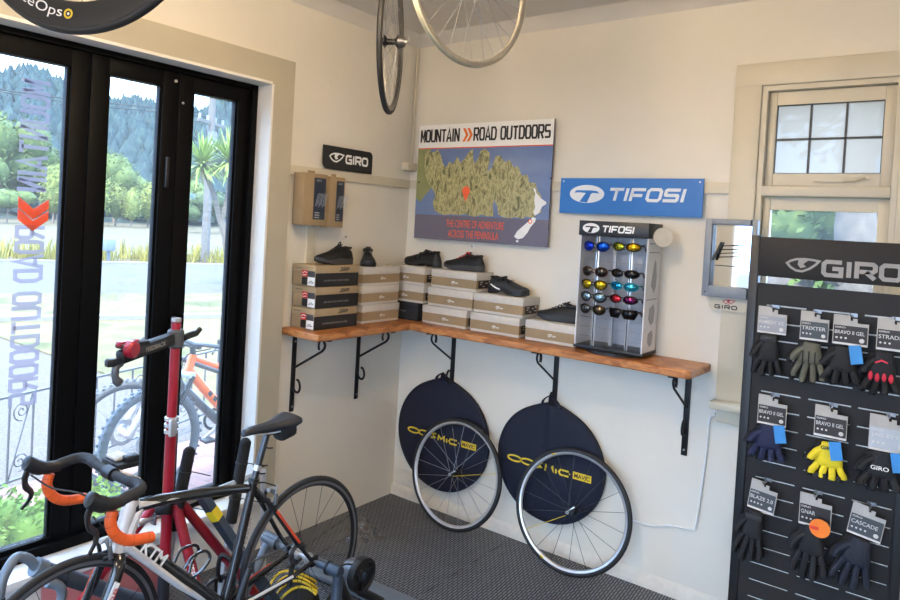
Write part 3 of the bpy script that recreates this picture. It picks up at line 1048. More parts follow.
for k in range(4):
    zz = .215+k*.019
    MB().tube([(.05+k*.008, .0+.004*k, zz), (.15+k*.008, -.008+.004*k, zz+.01)], .0025, 6).build('prong', BLACKM, t)
for xx in (.018, mw-.016):
    MB().cyl((xx, -.012, .043), (xx, -.008, .043), .004, n=8).build('screw', BLACK, t)
tb = [(.03, .02), (.03, -.03), (.045, -.045), (.195, -.045), (.21, -.03), (.21, .02)]
MB().prism(tb, (0, .03, 0), X, Z, .003).build('logo_tab', WINP, t)
w = MB()
giro_eye(w, (.095, .026, -.012), X, Z, .055, .022)
w.build('emblem', M('logo_red', (186, 44, 54), .5), t, flat=True)
w = MB()
word(w, 'GIRO', (.058, .026, -.036), X, Z, .026, .018, .006, .005)
w.build('lettering', BLACKC, t, flat=True)

# ---- small wall hooks below the signs
for x, y, z, l in ((.006, -.615, 1.745, 'small white hook on the left wall above the second box stack'), (.545, -.006, 1.725, 'small white hook on the back wall just below the map board')):
    t = thing('wall_hook', l, 'hook', (x, y, z))
    ax = X if x < .1 else -Y
    MB().cyl(-ax*.006, ax*.002, .009, n=10).build('hook_base', WHITE, t)
    MB().tube(smooth_path([ax*.002, ax*.016+Z*-.004, ax*.02+Z*.006], 4), .003, 6).build('hook_arm', STEEL, t)

# ================================================================== SUNGLASSES STAND
ang = rad(1)
t = thing('sunglasses_stand', 'tall rotating sunglasses stand with a black lettered header on the shelf', 'display stand', (1.375, -.238, SZ), (0, 0, ang))
DW, DD = .325, .165        # local x along the front, y into the stand
WSH = M('stand_white', (214, 214, 216), .45, var=.03)
GSH = M('stand_grey', (178, 180, 186), .4, .3, var=.04)
MB().cyl((.18, .10, .0005), (.18, .10, .014), .15, n=40).build('turntable', BLACK, t)
MB().box((.18, .10, .022), (.372, .205, .016), bev=.003).build('stand_base', BLACK, t)
MB().box((.176, .10, .648), (.372, .212, .078), bev=.003).build('header', BLACK, t)
w = MB()
t_emblem(t, (.012, -.0072, .622), .092, .052, WHITE, BLACKC)
word(w, 'TIFOSI', (.118, -.0074, .630), X, Z, .032, .034, .0046, .0082, .001, .15, iw=.25)
w.build('lettering', WHITE, t, flat=True)
for x, nm in ((.002, 'side_panel'), (.358, 'side_panel')):
    p = MB().box((x, .10, .32), (.006, .20, .582)).build(nm, WSH, t)
    if x > .1:
        w = MB()
        w.prism([(-.03, .37), (-.01, .44), (.01, .50), (.03, .49), (.05, .42), (.045, .36), (.02, .33), (.0, .35)], (.3612, .105, 0), Y, Z, .0008)
        w.prism([(-.04, .20), (-.03, .255), (.03, .275), (.05, .24), (.04, .18), (.0, .165)], (.3612, .105, 0), Y, Z, .0008)
        w.prism([(-.035, .08), (-.03, .125), (.025, .14), (.045, .11), (.03, .065), (.0, .055)], (.3612, .105, 0), Y, Z, .0008)
        w.build('print', M('stand_print', (150, 152, 156), .5), p, flat=True)
        for zz in (.30, .585, .54):
            MB().box((.3614, .10, zz), (.0012, .15, .006)).build('print_line', M('stand_print', 0), p)
MB().box((.18, .198, .32), (.354, .005, .582)).build('back_panel', GSH, t)
for zz in [.075+.05*k for k in range(11)]:
    MB().tube([(.005, .05, zz), (.355, .05, zz)], .0016, 6).build('rail_wire', STEEL, t)
for x in (.088, .15, .268, .325):
    fr = x in (.088, .268)
    MB().box((x, .03 if fr else .12, .32), (.018, .008 if fr else .02, .582), bev=.002).build('post', SILVER if fr else GSH, t)
    if fr:
        MB().box((x, .0255, .32), (.004, .003, .58)).build('post_slot', DSTEEL, t)
# round vanity mirror on the side of the header
MB().tube([(.36, .09, .62), (.406, .075, .62)], .006, 8).build('mirror_arm', BLACK, t)
t2 = MB().cyl((.403, .076, .620), (.411, .066, .620), .048, n=32).build('vanity_mirror', M('mirror_back', (206, 200, 186), .4), t)

def glasses(al, z, frame, lens, label, lens2=None, shape='round'):
    g = thing('sunglasses', label, 'sunglasses', V((1.375, -.238, z-.002))+V((cos(ang), sin(ang), 0))*al+V((sin(ang), -cos(ang), 0))*.022, (0, 0, rad(-8)), 'sunglasses on the stand')
    hw = .031
    for sgn in (-1, 1):
        cx = sgn*.041
        if shape == 'shield':
            ol = [(cx-.038, .016), (cx+.038, .018), (cx+.039, .0), (cx+.026, -.028), (cx-.024, -.028), (cx-.039, -.004)]
        elif shape == 'wide':
            ol = [(cx+a, b) for a, b in ellipse(0, 0, .037, .021, 18)]
        else:
            ol = [(cx+a, b*(1.12 if b < 0 else .9)) for a, b in ellipse(0, 0, .033, .0245, 18)]
        # lenses wrap round: bend with x
        def bend(p):
            return (p[0], abs(p[0])**2*3.2, p[1])
        rim = [V(bend(p)) for p in ol]
        c = V(bend((cx, 0)))-Y*.003
        w = MB()
        k = len(rim)
        w.add([c]+rim, [(0, i+1, (i+1) % k+1) for i in range(k)])
        lo_ = w.build('lens', lens2 if (lens2 and sgn < 0) else lens, g, smooth=80)
        md = lo_.modifiers.new('thick', 'SOLIDIFY')
        md.thickness = .002
        MB().tube(rim, .0026, 6, closed=True).build('rim', frame, g)
        MB().tube(smooth_path([(sgn*.075, .018, .009), (sgn*.079, .032, .009), (sgn*.072, .07, .002), (sgn*.060, .10, -.016)], 5), [.0038]*16, 6).build('temple', frame, g)
    MB().tube(smooth_path([(-.009, .0, .008), (0, -.002, .011), (.009, .0, .008)], 4), .003, 6).build('bridge', frame, g)
    return g
def lensm(n, c, m=.85, r=.12):
    return M('lens_'+n, c, r, m, var=.25, scale=40)
FB = M('frame_black', (20, 20, 22), .3)
L0, R0 = .092, .252
glasses(L0, 1.787, M('frame_dark_blue', (24, 40, 90), .3), lensm('blue', (30, 96, 226)), 'sunglasses with bright blue lenses, top of the left column', lensm('blue2', (24, 60, 220)))
glasses(R0, 1.791, FB, lensm('gold', (222, 176, 36)), 'sunglasses with gold mirror lenses, top of the right column', lensm('lime', (206, 212, 60)), 'wide')
glasses(L0, 1.655, M('frame_brown', (70, 44, 42), .35), lensm('brown_grey', (72, 66, 60)), 'sunglasses with grey-brown lenses, second from top in the left column')
glasses(R0, 1.655, FB, lensm('black', (34, 34, 36), .5), 'sunglasses with black lenses, second from top in the right column', None, 'wide')
glasses(L0, 1.588, FB, lensm('yellow', (214, 184, 44)), 'sunglasses with yellow mirror lenses, third from top in the left column')
glasses(R0, 1.590, M('frame_teal', (30, 130, 150), .3), lensm('teal', (70, 178, 200)), 'sunglasses with teal lenses, third from top in the right column', lensm('cyan', (40, 160, 210)), 'wide')
glasses(L0, 1.522, FB, lensm('ice', (140, 172, 190)), 'sunglasses with pale ice-blue lenses, fourth from top in the left column')
glasses(R0, 1.524, FB, lensm('purple', (110, 36, 84)), 'sunglasses with red and purple lenses, fourth from top in the right column', lensm('red', (222, 50, 62)), 'wide')
glasses(L0, 1.458, FB, lensm('bronze', (98, 82, 64)), 'sunglasses with bronze lenses, lowest of the left column', lensm('smoke', (90, 90, 92)))
glasses(R0, 1.456, FB, lensm('shield_black', (26, 26, 28), .5), 'black shield sunglasses, lowest of the right column', None, 'shield')

# ================================================================== WHEEL BAGS AND LOOSE WHEELS
def wheel_bag(loc, r, label, folds, strap_z):
    t = thing('wheel_bag', label, 'bag', loc, group='navy wheel bags')
    n = 72
    out = []
    for i in range(n):
        a = 2*PI*i/n
        x, z = r*sin(a), r*cos(a)
        if z > 0:
            k = max(0, 1-abs(x)/(r*.42))
            z += k**1.5*r*.06
        out.append((x, z))
    rings = []
    lay = [(1.0, -.004), (1.0, -.022), (.985, -.032), (.93, -.039), (.7, -.043), (.45, -.045), (.2, -.046), (.02, -.046)]
    for s_, y in lay:
        ring = []
        for i, (x, z) in enumerate(out):
            px, pz = x*s_, z*s_
            f_ = 0
            if folds and s_ < .97:
                q = max(0, min(1, (pz+.25)/(r+.25)))
                f_ = .016*q*(sin(px*60+pz*4)+.5*sin(px*27-pz*5+1))*math.exp(-(px/.13)**2)
            ring.append(V((px, y-f_, pz)))
        rings.append(ring)
    MB().loft([[V((x*.98, -.001, z*.98)) for x, z in out]]+rings).build('bag_body', NAVY, t, smooth=60)
    MB().tube([(x*.995, -.031, z*.995) for x, z in out], .004, 6, closed=True).build('piping', M('navy_piping', (14, 20, 40), .7), t)
    for sx, yy in ((-1, -.03), (1, -.045)):
        top = V((.0, -.06, strap_z-loc[2]))
        b0 = V((sx*.062, yy, r*.99))
        b1 = V((sx*.022, yy, r*1.02))
        P = smooth_path([b0, (b0+top)/2+V((sx*.014, 0, 0)), top, (b1+top)/2+V((sx*-.004, 0, 0)), b1], 6)
        w = MB()
        for a, b in zip(P, P[1:]):
            w.bar(a, b, .026, .004, up=(0, 0, 1) if False else (b-a).cross(Y))
        w.build('strap', NAVY, t)
    # lettering
    ls = r/.355
    w = MB()
    y0 = -.0475
    th = .010
    def sk(lines):
        w.strokes(lines, th, (0, y0, 0), X, Z, .0012)
    z0 = -.012 if not folds else -.02
    x = -.262*ls if not folds else -.275*ls
    for k in range(2):
        cx = x+.05+k*.088
        sk([[(cx+a, z0+.004+b) for a, b in ellipse(0, 0, .046, .016, 16)+[(.046, 0)]]])
    x += .195
    sk([[(x+.04, z0+.022), (x+.006, z0+.018), (x+.03, z0-.004), (x-.004, z0-.012)]])
    x += .055
    sk([[(x, z0-.016), (x+.004, z0+.016), (x+.024, z0-.004), (x+.046, z0+.016), (x+.05, z0-.016)]])
    x += .068
    sk([[(x, z0-.016), (x, z0+.01)]])
    x += .018
    sk([[(x+.06, z0+.014), (x+.01, z0+.014), (x, z0), (x+.01, z0-.014), (x+.06, z0-.014)]])
    w.prism(ellipse(.150*ls, z0+.002, .004, .004, 8), (0, y0, 0), X, Z, .001)
    w.build('lettering', YELLOW, t, flat=True)
    bx = .172*ls
    MB().box((bx+.054, y0, z0+.004), (.108, .0014, .04)).build('logo_block', YELLOW, t)
    MB().text('MAVIC', (bx+.008, y0-.0008, z0-.008), X, Z, .092, .024, .0006, .02).build('logo_lettering', NAVY, t, flat=True)
    return t
wheel_bag((.408, -.012, .497), .352, 'navy round wheel bag hung nearest the room corner', False, .905)
wheel_bag((1.17, -.012, .512), .335, 'navy round wheel bag with deep folds, hung right of another', True, .912)

def spoke_bm(r0, r1, fl, off, th):
    """one spoke from a hub flange (angle offset off, side fl) to the rim, pointing +Z"""
    return MB().tube([(fl, r0*sin(off), r0*cos(off)), (0, 0, r1)], th, 5)
def bike_wheel(root, r=.334, rt=.0125, depth=.024, nsp=20, rim=SILVER, tyre=RUBBER, spoke=STEEL, hub=SILVER, cross=.5, hr=.018, bare=False, hw=.036, th=.0011, hubw=.05, wide=.0105, logo=None, yellow=None):
    """rim, tyre, hub and spokes as children of root; axle along X"""
    rr = r-rt*1.55
    if not bare:
        MB().ring([((r-rt)+rt*cos(a), rt*sin(a)) for a in [2*PI*k/12 for k in range(12)]], n=96).build('tyre', tyre, root)
    prof = [(rr+.004, -wide), (rr-.010, -wide*1.02), (rr-depth*.8, -wide*.62), (rr-depth, 0), (rr-depth*.8, wide*.62), (rr-.010, wide*1.02), (rr+.004, wide), (rr-.001, 0)]
    rim_ = MB().ring(prof, n=96).build('rim', rim, root, smooth=50)
    h = MB()
    h.lathe([(.0, -hubw-.012), (.006, -hubw-.012), (.008, -hubw), (.014, -hubw+.003), (hr*.8, -hw-.004), (hr*1.25, -hw-.003), (hr*1.25, -hw+.001), (hr*.62, -hw*.6), (hr*.58, 0), (hr*.62, hw*.6), (hr*1.25, hw-.001), (hr*1.25, hw+.003), (hr*.8, hw+.004), (.014, hubw-.003), (.008, hubw), (.006, hubw+.012), (0, hubw+.012)], (0, 0, 0), X, 20)
    h.build('hub', hub, root)
    mL = {}
    for i in range(nsp):
        side = hw if i % 2 else -hw
        off = cross*(1 if (i//2) % 2 else -1)
        k = (i % 2, (i//2) % 2)
        mt = spoke
        if k not in mL:
            o = spoke_bm(hr*1.1, rr-depth*.85, side, off, th).build('spoke', spoke, root)
            mL[k] = o.data
        else:
            o = bpy.data.objects.new('spoke', mL[k])
            COL.objects.link(o)
            o.parent = root
        o.rotation_euler = (2*PI*i/nsp, 0, 0)
        if yellow is not None and i == yellow:
            o.data = o.data.copy()
            o.data.materials[0] = YELLOW
            o['label'] = 'yellow spoke'
            o.scale = (1.5, 1.5, 1)
    return rim_
def wheel_frame(root, c, az, tilt=0., spin=0.):
    """axle azimuth az, leaned by tilt"""
    n = V((cos(az)*cos(tilt), sin(az)*cos(tilt), sin(tilt)))
    a = Z.cross(n).normalized()
    b = n.cross(a)
    m = MX((n, a, b)).transposed().to_4x4() @ MX.Rotation(spin, 4, 'X')
    m.translation = V(c)
    root.matrix_world = m
def skewer(root, x, spin=0.3):
    w = MB().cyl((-x, 0, 0), (x, 0, 0), .0035, n=8).cyl((x-.008, 0, 0), (x, 0, 0), .009, n=12).cyl((-x, 0, 0), (-x+.012, 0, 0), .009, n=12)
    w.tube(smooth_path([(x-.004, 0, 0), (x+.006, .012, .006), (x+.006, .035, .016), (x+.002, .05, .02)], 4), .004, 8)
    w.build('skewer', SILVER, root)
for c, az, lab, ns, yl, sp in (((.605, -.15, .3285), -1.6, 'road wheel leaning on the wheel bag nearest the corner', 20, 15, .27), ((1.374, -.142, .3285), -1.535, 'road wheel leaning in front of the folded right-hand wheel bag', 18, 5, .42)):
    t = thing('wheel', lab, 'bicycle wheel', group='road wheels leaning on the back wall')
    bike_wheel(t, .334, .0140, .018, ns, SILVER, RUBBER, STEEL if ns == 20 else DSTEEL, DSTEEL, .35, yellow=yl, th=.0013)
    skewer(t, .062)
    w = MB()
    w.cyl((0, 0, .27), (0, 0, .30), .003, n=8)
    w.build('valve', BLACK, t)
    wheel_frame(t, c, az, .17, sp)
    if ns == 18:
        for a in (1.62, 3.85):
            w = MB()
            for q in (-.02, .0, .02):
                v_ = V((.0112, .3085*cos(a+q), .3085*sin(a+q)))
                w.box(v_, (.0014, .012, .008), MX.Rotation(a+q-PI/2, 3, 'X'))
            w.build('rim_sticker', YELLOW, t)
# wheels hung from the ceiling on hooks
def ceiling_hook(x, y, z):
    """arm of the hook reaching down from the ceiling, local to the hook"""
    t = thing('ceiling_hook', 'steel hook in the ceiling holding a wheel', 'hook', (x, y, 3.1), group='ceiling hooks')
    L = 3.1-z
    MB().lathe([(0, 0), (.02, 0), (.018, -.005), (0, -.006)], (0, 0, 0), Z, 16).build('plate', STEEL, t)
    MB().tube(smooth_path([(0, 0, 0), (0, 0, -L*.5), (.012, .006, -L*.8), (.0, 0, -L), (-.014, -.007, -L*.85)], 5), .004, 8).build('hook_arm', STEEL, t)
t = thing('wheel', 'black-tyred wheel hung from the ceiling, seen almost edge-on', 'bicycle wheel', group='wheels hung from the ceiling')
bike_wheel(t, .332, .0125, .024, 24, M('rim_grey', (120, 116, 110), .3, .8), RUBBER, STEEL, BLACK, .5, hr=.024, hw=.03)
w = MB()
for k in range(9):
    w.ring([(.034-.0015*k, .034+.0036*k), (.034-.0015*k, .036+.0036*k), (.02, .036+.0036*k), (.02, .034+.0036*k)], n=24)
w.build('cassette', M('cassette_steel', (120, 120, 122), .3, .8), t)
skewer(t, .072)
wheel_frame(t, (.849, -1.248, 2.679), .582-.03, 0, .3)
ceiling_hook(.849, -1.248, 2.985)
t = thing('wheel', 'silver wheel without a tyre hung from the ceiling above the map board', 'bicycle wheel', group='wheels hung from the ceiling')
bike_wheel(t, .332, .0125, .020, 28, M('rim_warm_silver', (196, 190, 178), .25, .9), RUBBER, STEEL, SILVER, .6, bare=True)
MB().ring([(.3165, -.0112), (.3195, -.0085), (.3195, .0085), (.3165, .0112), (.315, 0)], n=96).build('rim_tape', M('rim_tape_yellow', (168, 166, 146), .5), t)
skewer(t, .06)
wheel_frame(t, (1.47, -1.525, 2.768), -.147, 0, .1)
ceiling_hook(1.47, -1.525, 3.055)
t = thing('wheel', 'black deep-rimmed wheel with white lettering hung from the ceiling above the door', 'bicycle wheel', group='wheels hung from the ceiling')
bike_wheel(t, .335, .0125, .062, 20, CARBON, RUBBER, DSTEEL, BLACK, .5, wide=.013)
wheel_frame(t, (1.241, -2.862, 2.60), -1.11, 0, 0)
ceiling_hook(1.241, -2.862, 2.885)
# lettering bent along the rim flank; local: axle X, plane YZ (seen from +X: Y runs to the left-to-right)
def rim_text(root, s, a0, a1, rad_, h, mat, name):
    vs, fs = text_geo(s, .0)
    w = MB()
    P = []
    for x, y in vs:
        a = a0+(a1-a0)*x
        q = rad_+h*(1-y)
        P.append(V((.0138, q*cos(a), q*sin(a))))
    w.add(P, fs)
    return w.build(name, mat, root, flat=True)
rim_text(t, 'iteOps', rad(-124.5), rad(-98.5), .272, .033, WHITE, 'lettering')
w = MB()
for k in range(14):
    a = 2*PI*k/14
    a2 = 2*PI*(k+1)/14
    an = rad(-95)
    c = V((.0139, .288*cos(an), .288*sin(an)))
    P = [c+V((0, q*cos(b), q*sin(b))) for b in (a, a2) for q in (.0075, .0125)]
    w.add(P, [(0, 1, 3, 2)])
w.build('ring_logo', YELLOW, t, flat=True)
MB().add([V((.0139, .288*cos(rad(-95))+.0035*cos(2*PI*k/10), .288*sin(rad(-95))+.0035*sin(2*PI*k/10))) for k in range(10)], [tuple(range(10))]).build('ring_logo_dot', WHITE, t, flat=True)

# ================================================================== GLOVE STAND
GY = -.45
t = thing('glove_stand', 'tall black slotted glove stand in front of the window', 'display stand', (2.275, GY, 0))
PANEL = M('stand_panel', (36, 33, 32), .55, .0, var=.05, spec=.3)
PW = .56
MB().box((.0, .012, .945), (.036, .05, 1.87), bev=.003).build('post', BLACK, t)
MB().box((PW+.0, .012, .945), (.036, .05, 1.87), bev=.003).build('post', BLACK, t)
for xx in (0, PW):
    MB().box((xx, .05, .02), (.04, .42, .035), bev=.006).build('foot', BLACK, t)
MB().box((PW/2, -.004, 1.792), (PW-.036, .018, .166), bev=.002).build('header', PANEL, t)
w = MB()
giro_eye(w, (.125, -.0145, 1.738), X, Z, .115, .054)
word(w, 'GIRO', (.253, -.0145, 1.730), X, Z, .070, .062, .011, .0165)
w.build('lettering', M('header_print', (148, 144, 140), .45), t, flat=True)
# slotted panel: strips between rows of slots, with bridges between the slots of a row
ROWP, ROW0 = .0729, 1.588
slot_x = [(.055, .205), (.232, .382), (.405, .535)]
xl, xr = .018, PW-.018
w = MB()
sh = .007
zr = [ROW0-ROWP*k for k in range(20)]
ztop = 1.679
prev = ztop
for z in zr:
    w.box(((xl+xr)/2, 0, (prev+z+sh/2)/2), (xr-xl, .012, prev-z-sh/2))
    xs = [xl]+[q for p in slot_x for q in p]+[xr]
    for a, b in zip(xs[0::2], xs[1::2]):
        w.box(((a+b)/2, 0, z), (b-a, .012, sh))
    prev = z-sh/2
w.box(((xl+xr)/2, 0, (prev+.08)/2), (xr-xl, .012, prev-.08))
w.build('slotted_panel', PANEL, t)
SLOTM = M('slot_trim', (226, 224, 218), .4)
for z in zr:
    for a, b in slot_x:
        MB().box(((a+b)/2, .0035, z), (b-a-.002, .004, sh-.001)).build('slot_strip', SLOTM, t)
def card_hook(x, z):
    w = MB().box((x, -.0085, z), (.03, .004, .014)).tube(smooth_path([(x, -.009, z), (x, -.05, z-.002), (x, -.095, z+.004), (x, -.104, z+.014)], 4), .0024, 6)
    w.build('hook', STEEL, t)

GL = {}
def gmat(n, c):
    return M('glove_'+n, c, .75, bump=.15, scale=150)
def glove_mesh(seed, w_, h_, long_):
    """hand hanging fingers down: origin at the cuff top, fingers towards -Z, back of the hand towards -Y"""
    rnd = random.Random(seed)
    mb = MB()
    palm = h_*(.52 if long_ else .66)
    rings = []
    for q, ww, th in ((0, .62, .013), (.12, .66, .017), (.3, .70, .018), (.55, .86, .02), (.8, .95, .019), (.95, .94, .015), (1, .86, .010)):
        n = 14
        rings.append([V((w_/2*ww*math.copysign(abs(cos(2*PI*j/n))**.7, cos(2*PI*j/n)), th*sin(2*PI*j/n), -palm*q)) for j in range(n)])
    mb.loft(rings)
    fw = w_*.118
    lens_ = (.82, 1.0, .95, .74)
    for k in range(4):
        x = w_*(-.345+.23*k)
        L = (h_-palm)*lens_[k]
        sp = (k-1.5)*.012
        bend = rnd.uniform(-.012, .004)
        P = [V((x, 0, -palm*.9)), V((x+sp*.5, bend*.3, -palm-L*.3)), V((x+sp, bend, -palm-L*.65)), V((x+sp*1.1, bend*1.8, -palm-L*.93)), V((x+sp*1.1, bend*1.9, -palm-L))]
        mb.tube(smooth_path(P, 3), [fw]*9+[fw*.9, fw*.8, fw*.72, fw*.4], 8) if long_ else mb.tube(P, [fw, fw*1.06, fw*1.06, fw*1.05, fw*.8], 8)
    s_ = -1
    P = [V((s_*w_*.25, 0, -palm*.30)), V((s_*w_*.46, -.006, -palm*.50)), V((s_*w_*.60, -.012, -palm*.74)), V((s_*w_*.63, -.014, -palm*(.98 if long_ else .84)))]
    mb.tube(smooth_path(P, 3), [fw*1.25]*4+[fw*1.15]*3+[fw*1.05, fw*1.0, fw*.7], 8)
    return mb
def gloves(x0, zt, cw, ch, cardc, name, gx, gz, gw, gh, gcol, label, long_=False, tilt=0., dots=3, tagc=None, extra=None, back=None, tx=None):
    """hung card with a pair of gloves below; x0, zt = card top-left on the stand's face"""
    hx = x0+cw*.5
    root = thing('glove_pair', label, 'gloves', (hx, GY-.056, zt), (0, rad(tilt), 0), 'bike gloves on the slotted stand')
    card_hook(hx-2.275, zt+.004)
    cl = M('card_grey', (176, 172, 166), .6)
    hook_h = ch*.30
    outl = [(-cw/2, -ch), (cw/2, -ch), (cw/2, -.022), (cw*.18, -.022), (cw*.18, -.005), (cw*.05, -.005), (cw*.05, -.014), (-cw*.02, -.014), (-cw*.02, .006), (-cw/2, .006)]
    MB().prism(outl, (0, .001, 0), X, Z, .0022).build('header_card', cl, root)
    cm = M('card_'+cardc[0], cardc[1], .5)
    MB().box((0, -.002, -ch*.62), (cw-.006, .0012, ch*.60)).build('card_print', cm, root)
    tc_ = M('card_text', (208, 206, 202), .5)
    w = MB().text(name, (-cw*.44, -.0030, -ch*.62), X, Z, min(cw*.84, .0125*len(name)), ch*.13, .0005, .008)
    w.text('MTB GLOVE' if False else 'GIRO', (-cw*.44, -.0030, -ch*.42), X, Z, cw*.3, ch*.06, .0005, .02)
    for k in range(dots):
        w.prism(ellipse(-cw*.38+k*cw*.13, -ch*.76, cw*.035, cw*.035, 10), (0, -.0030, 0), X, Z, .0005)
    w.prism(ellipse(cw*.33, -ch*.80, cw*.075, cw*.075, 14), (0, -.0030, 0), X, Z, .0005)
    w.build('card_lettering', tc_, root, flat=True)
    MB().box((0, -.0022, -ch*.965), (cw-.004, .0014, ch*.06)).build('card_strip', M('card_strip', (216, 214, 210), .5), root)
    ox, oz = gx-hx, gz-zt
    b = glove_mesh(len(label), gw, gh, long_)
    b.xf(MX.Translation((ox+gw*(-.10 if back is None else .0)-.008, .018, oz-.006)) @ MX.Rotation(rad(-4), 4, 'Y'))
    b.build('glove', gmat('black', (18, 18, 21)) if back is None else back, root)
    f_ = glove_mesh(len(label)+3, gw*.96, gh*.97, long_)
    f_.xf(MX.Translation((ox+.006, -.014, oz)) @ MX.Rotation(rad(3), 4, 'Y'))
    g = f_.build('glove', gcol, root)
    if extra == 'knuckle_red':
        for k in range(4):
            MB().ball((ox-gw*.33+gw*.22*k, -.03, oz-gh*(.56+.02*(k % 2))), (.008, .006, .018), 8).build('finger_patch', M('glove_red', (206, 36, 62), .6), g)
        MB().strokes([[(-.02, 0), (0, .012), (.02, .004)]], .006, (ox, -.037, oz-gh*.25), X, Z, .001).build('print', M('glove_red', 0), g, flat=True)
    if extra == 'yellow_black':
        MB().text('GIRO', (ox-.026, -.0372, oz-gh*.16), X, Z, .05, .014, .0006, .03).build('print', BLACKC, g, flat=True)
        for k in range(4):
            MB().tube([(ox-gw*.34+gw*.225*k, -.016, oz-gh*.84), (ox-gw*.345+gw*.235*k, -.0165, oz-gh*.985)], gw*.122, 8).build('finger_end', BLACKC, g)
    if extra == 'white_print':
        MB().text('GIRO', (ox-.03, -.0372, oz-gh*.42), X, Z, .058, .016, .0006, .02).build('print', WHITE, g, flat=True)
    if extra == 'seams':
        for k in range(3):
            x = ox-gw*.22+gw*.22*k
            MB().tube([(x, -.037, oz-gh*.2), (x, -.034, oz-gh*.5)], .002, 6).build('seam', gmat('black', 0), g)
    if extra == 'orange_round':
        MB().prism(ellipse(ox+.03, oz+.012, .036, .036, 24), (0, -.041, 0), X, Z, .002).build('round_tag', M('tag_orange', (240, 126, 30), .5), root)
        MB().box((ox+.012, -.0445, oz+.01), (.03, .001, .012)).build('tag_print', M('tag_red', (226, 60, 40), .5), root)
    if extra == 'strap':
        MB().box((ox, -.028, oz-gh*.1), (gw*.7, .012, .022), bev=.004).build('wrist_strap', gmat('dark_grey', (46, 46, 50)), g)
    if tagc is not None:
        p = [(0, 0), (.04, .006), (.052, -.062), (.012, -.072)]
        MB().prism(p, (ox+(gw*.18 if tx is None else tx), -.043, oz+.012), X, Z, .0016).build('blue_tag', M('tag_blue', (52, 136, 204), .5), root)
    return root
CB = ('black', (44, 38, 36))
CD = ('slate', (66, 72, 76))
CL = ('silver', (150, 154, 160))
CW_ = ('pale', (178, 186, 194))
GB_ = gmat('black', (18, 18, 21))
gloves(2.313, 1.581, .108, .105, CL, 'REMEDY X2', 2.362, 1.476, .088, .175, gmat('charcoal', (24, 25, 28)), 'black gloves under a grey card, top left of the glove stand', extra='strap')
gloves(2.470, 1.580, .100, .110, CD, 'TRIXTER', 2.512, 1.462, .098, .165, gmat('olive', (92, 92, 80)), 'olive grey long-fingered gloves in the top row of the stand', True, extra='seams')
gloves(2.584, 1.580, .118, .110, CB, 'BRAVO II GEL', 2.622, 1.462, .110, .150, gmat('charcoal', 0), 'black gloves with a blue tag in the top row of the stand', tagc=1, tx=.022)
gloves(2.728, 1.584, .112, .115, CB, 'STRADE', 2.752, 1.463, .098, .165, gmat('charcoal', 0), 'black and red gloves at the right end of the top row', extra='knuckle_red')
gloves(2.335, 1.215, .108, .115, CB, 'BRAVO II GEL', 2.382, 1.100, .112, .150, gmat('navy', (28, 34, 66)), 'navy blue gloves with a blue tag in the middle row', tagc=1, tx=.022)
gloves(2.542, 1.215, .112, .118, CB, 'BRAVO II GEL', 2.600, 1.080, .105, .145, gmat('yellow', (226, 204, 40)), 'yellow and black gloves with a blue tag in the middle row', extra='yellow_black', tagc=1, tx=.0)
gloves(2.725, 1.217, .125, .130, CW_, 'JAG ETTE', 2.770, 1.085, .110, .150, gmat('charcoal', 0), 'black gloves with white lettering under a pale card, middle row right', extra='white_print', tagc=1, tx=.028)
gloves(2.330, .855, .102, .118, CD, 'BLAZE 2.0', 2.366, .735, .088, .225, gmat('charcoal', 0), 'long black winter gloves at the left end of the lowest row', True, 6, 4, extra='strap')
gloves(2.510, .854, .112, .122, CB, 'GNAR', 2.560, .735, .105, .215, gmat('charcoal', 0), 'black gloves with a round orange tag in the lowest row', True, 0, 5, extra='orange_round')
gloves(2.690, .860, .112, .118, CD, 'CASCADE', 2.738, .738, .108, .205, gmat('navy_black', (28, 32, 46)), 'dark blue-black gloves on a tilted card, lowest row right', True, 8, 4)

# ================================================================== ROAD BIKE ON THE TRAINER
# local frame of the bike: X forward, Y to the rider's left (towards the room), Z up; origin under the rear axle
bike = thing('road_bike', 'black and white road bike with orange drop tape, mounted on a trainer', 'bicycle', (.835, -1.62, 0), (0, 0, -PI/2))
FBK = M('frame_gloss_black', (26, 26, 28), .25, coat=.6)
FWH = M('frame_white', (206, 204, 204), .3, coat=.5)
FOR = M('frame_orange', (214, 66, 34), .3, coat=.5)
TAPE = M('bar_tape_black', (34, 34, 37), .7, bump=.3, scale=60)
HH = .405
rw = bpy.data.objects.new('rear_wheel', None)
COL.objects.link(rw)
rw.parent = bike
bike_wheel(rw, .336, .0125, .024, 20, M('rim_black', (44, 44, 46), .35, .5), RUBBER, DSTEEL, SILVER, .4, hr=.02, hw=.03)
MB().ring([(.3165, -.0116), (.3165, .0116), (.3055, .0116), (.3055, -.0116)], n=96).build('brake_track', M('brake_track', (120, 122, 126), .35, .7), rw)
rw.location = (0, 0, HH)
rw.rotation_euler = (0, 0, PI/2)
fw_ = bpy.data.objects.new('front_wheel', None)
COL.objects.link(fw_)
fw_.parent = bike
bike_wheel(fw_, .336, .0125, .024, 18, M('rim_black', 0), RUBBER, DSTEEL, BLACK, .3)
MB().ring([(.3165, -.0116), (.3165, .0116), (.3055, .0116), (.3055, -.0116)], n=96).build('brake_track', M('brake_track', 0), fw_)
fw_.location = (1.007, 0, HH)
fw_.rotation_euler = (0, 0, PI/2+.05)
def part(mb, name, mat, par=None, **k):
    return mb.build(name, mat, par or bike, **k)
HTt, HTb = V((.805, 0, .875)), V((.85, 0, .715))
BB = V((.408, 0, .345))
part(MB().tube([HTt, (HTt+HTb)/2, HTb], [.026, .024, .029], 20), 'head_tube', FWH)
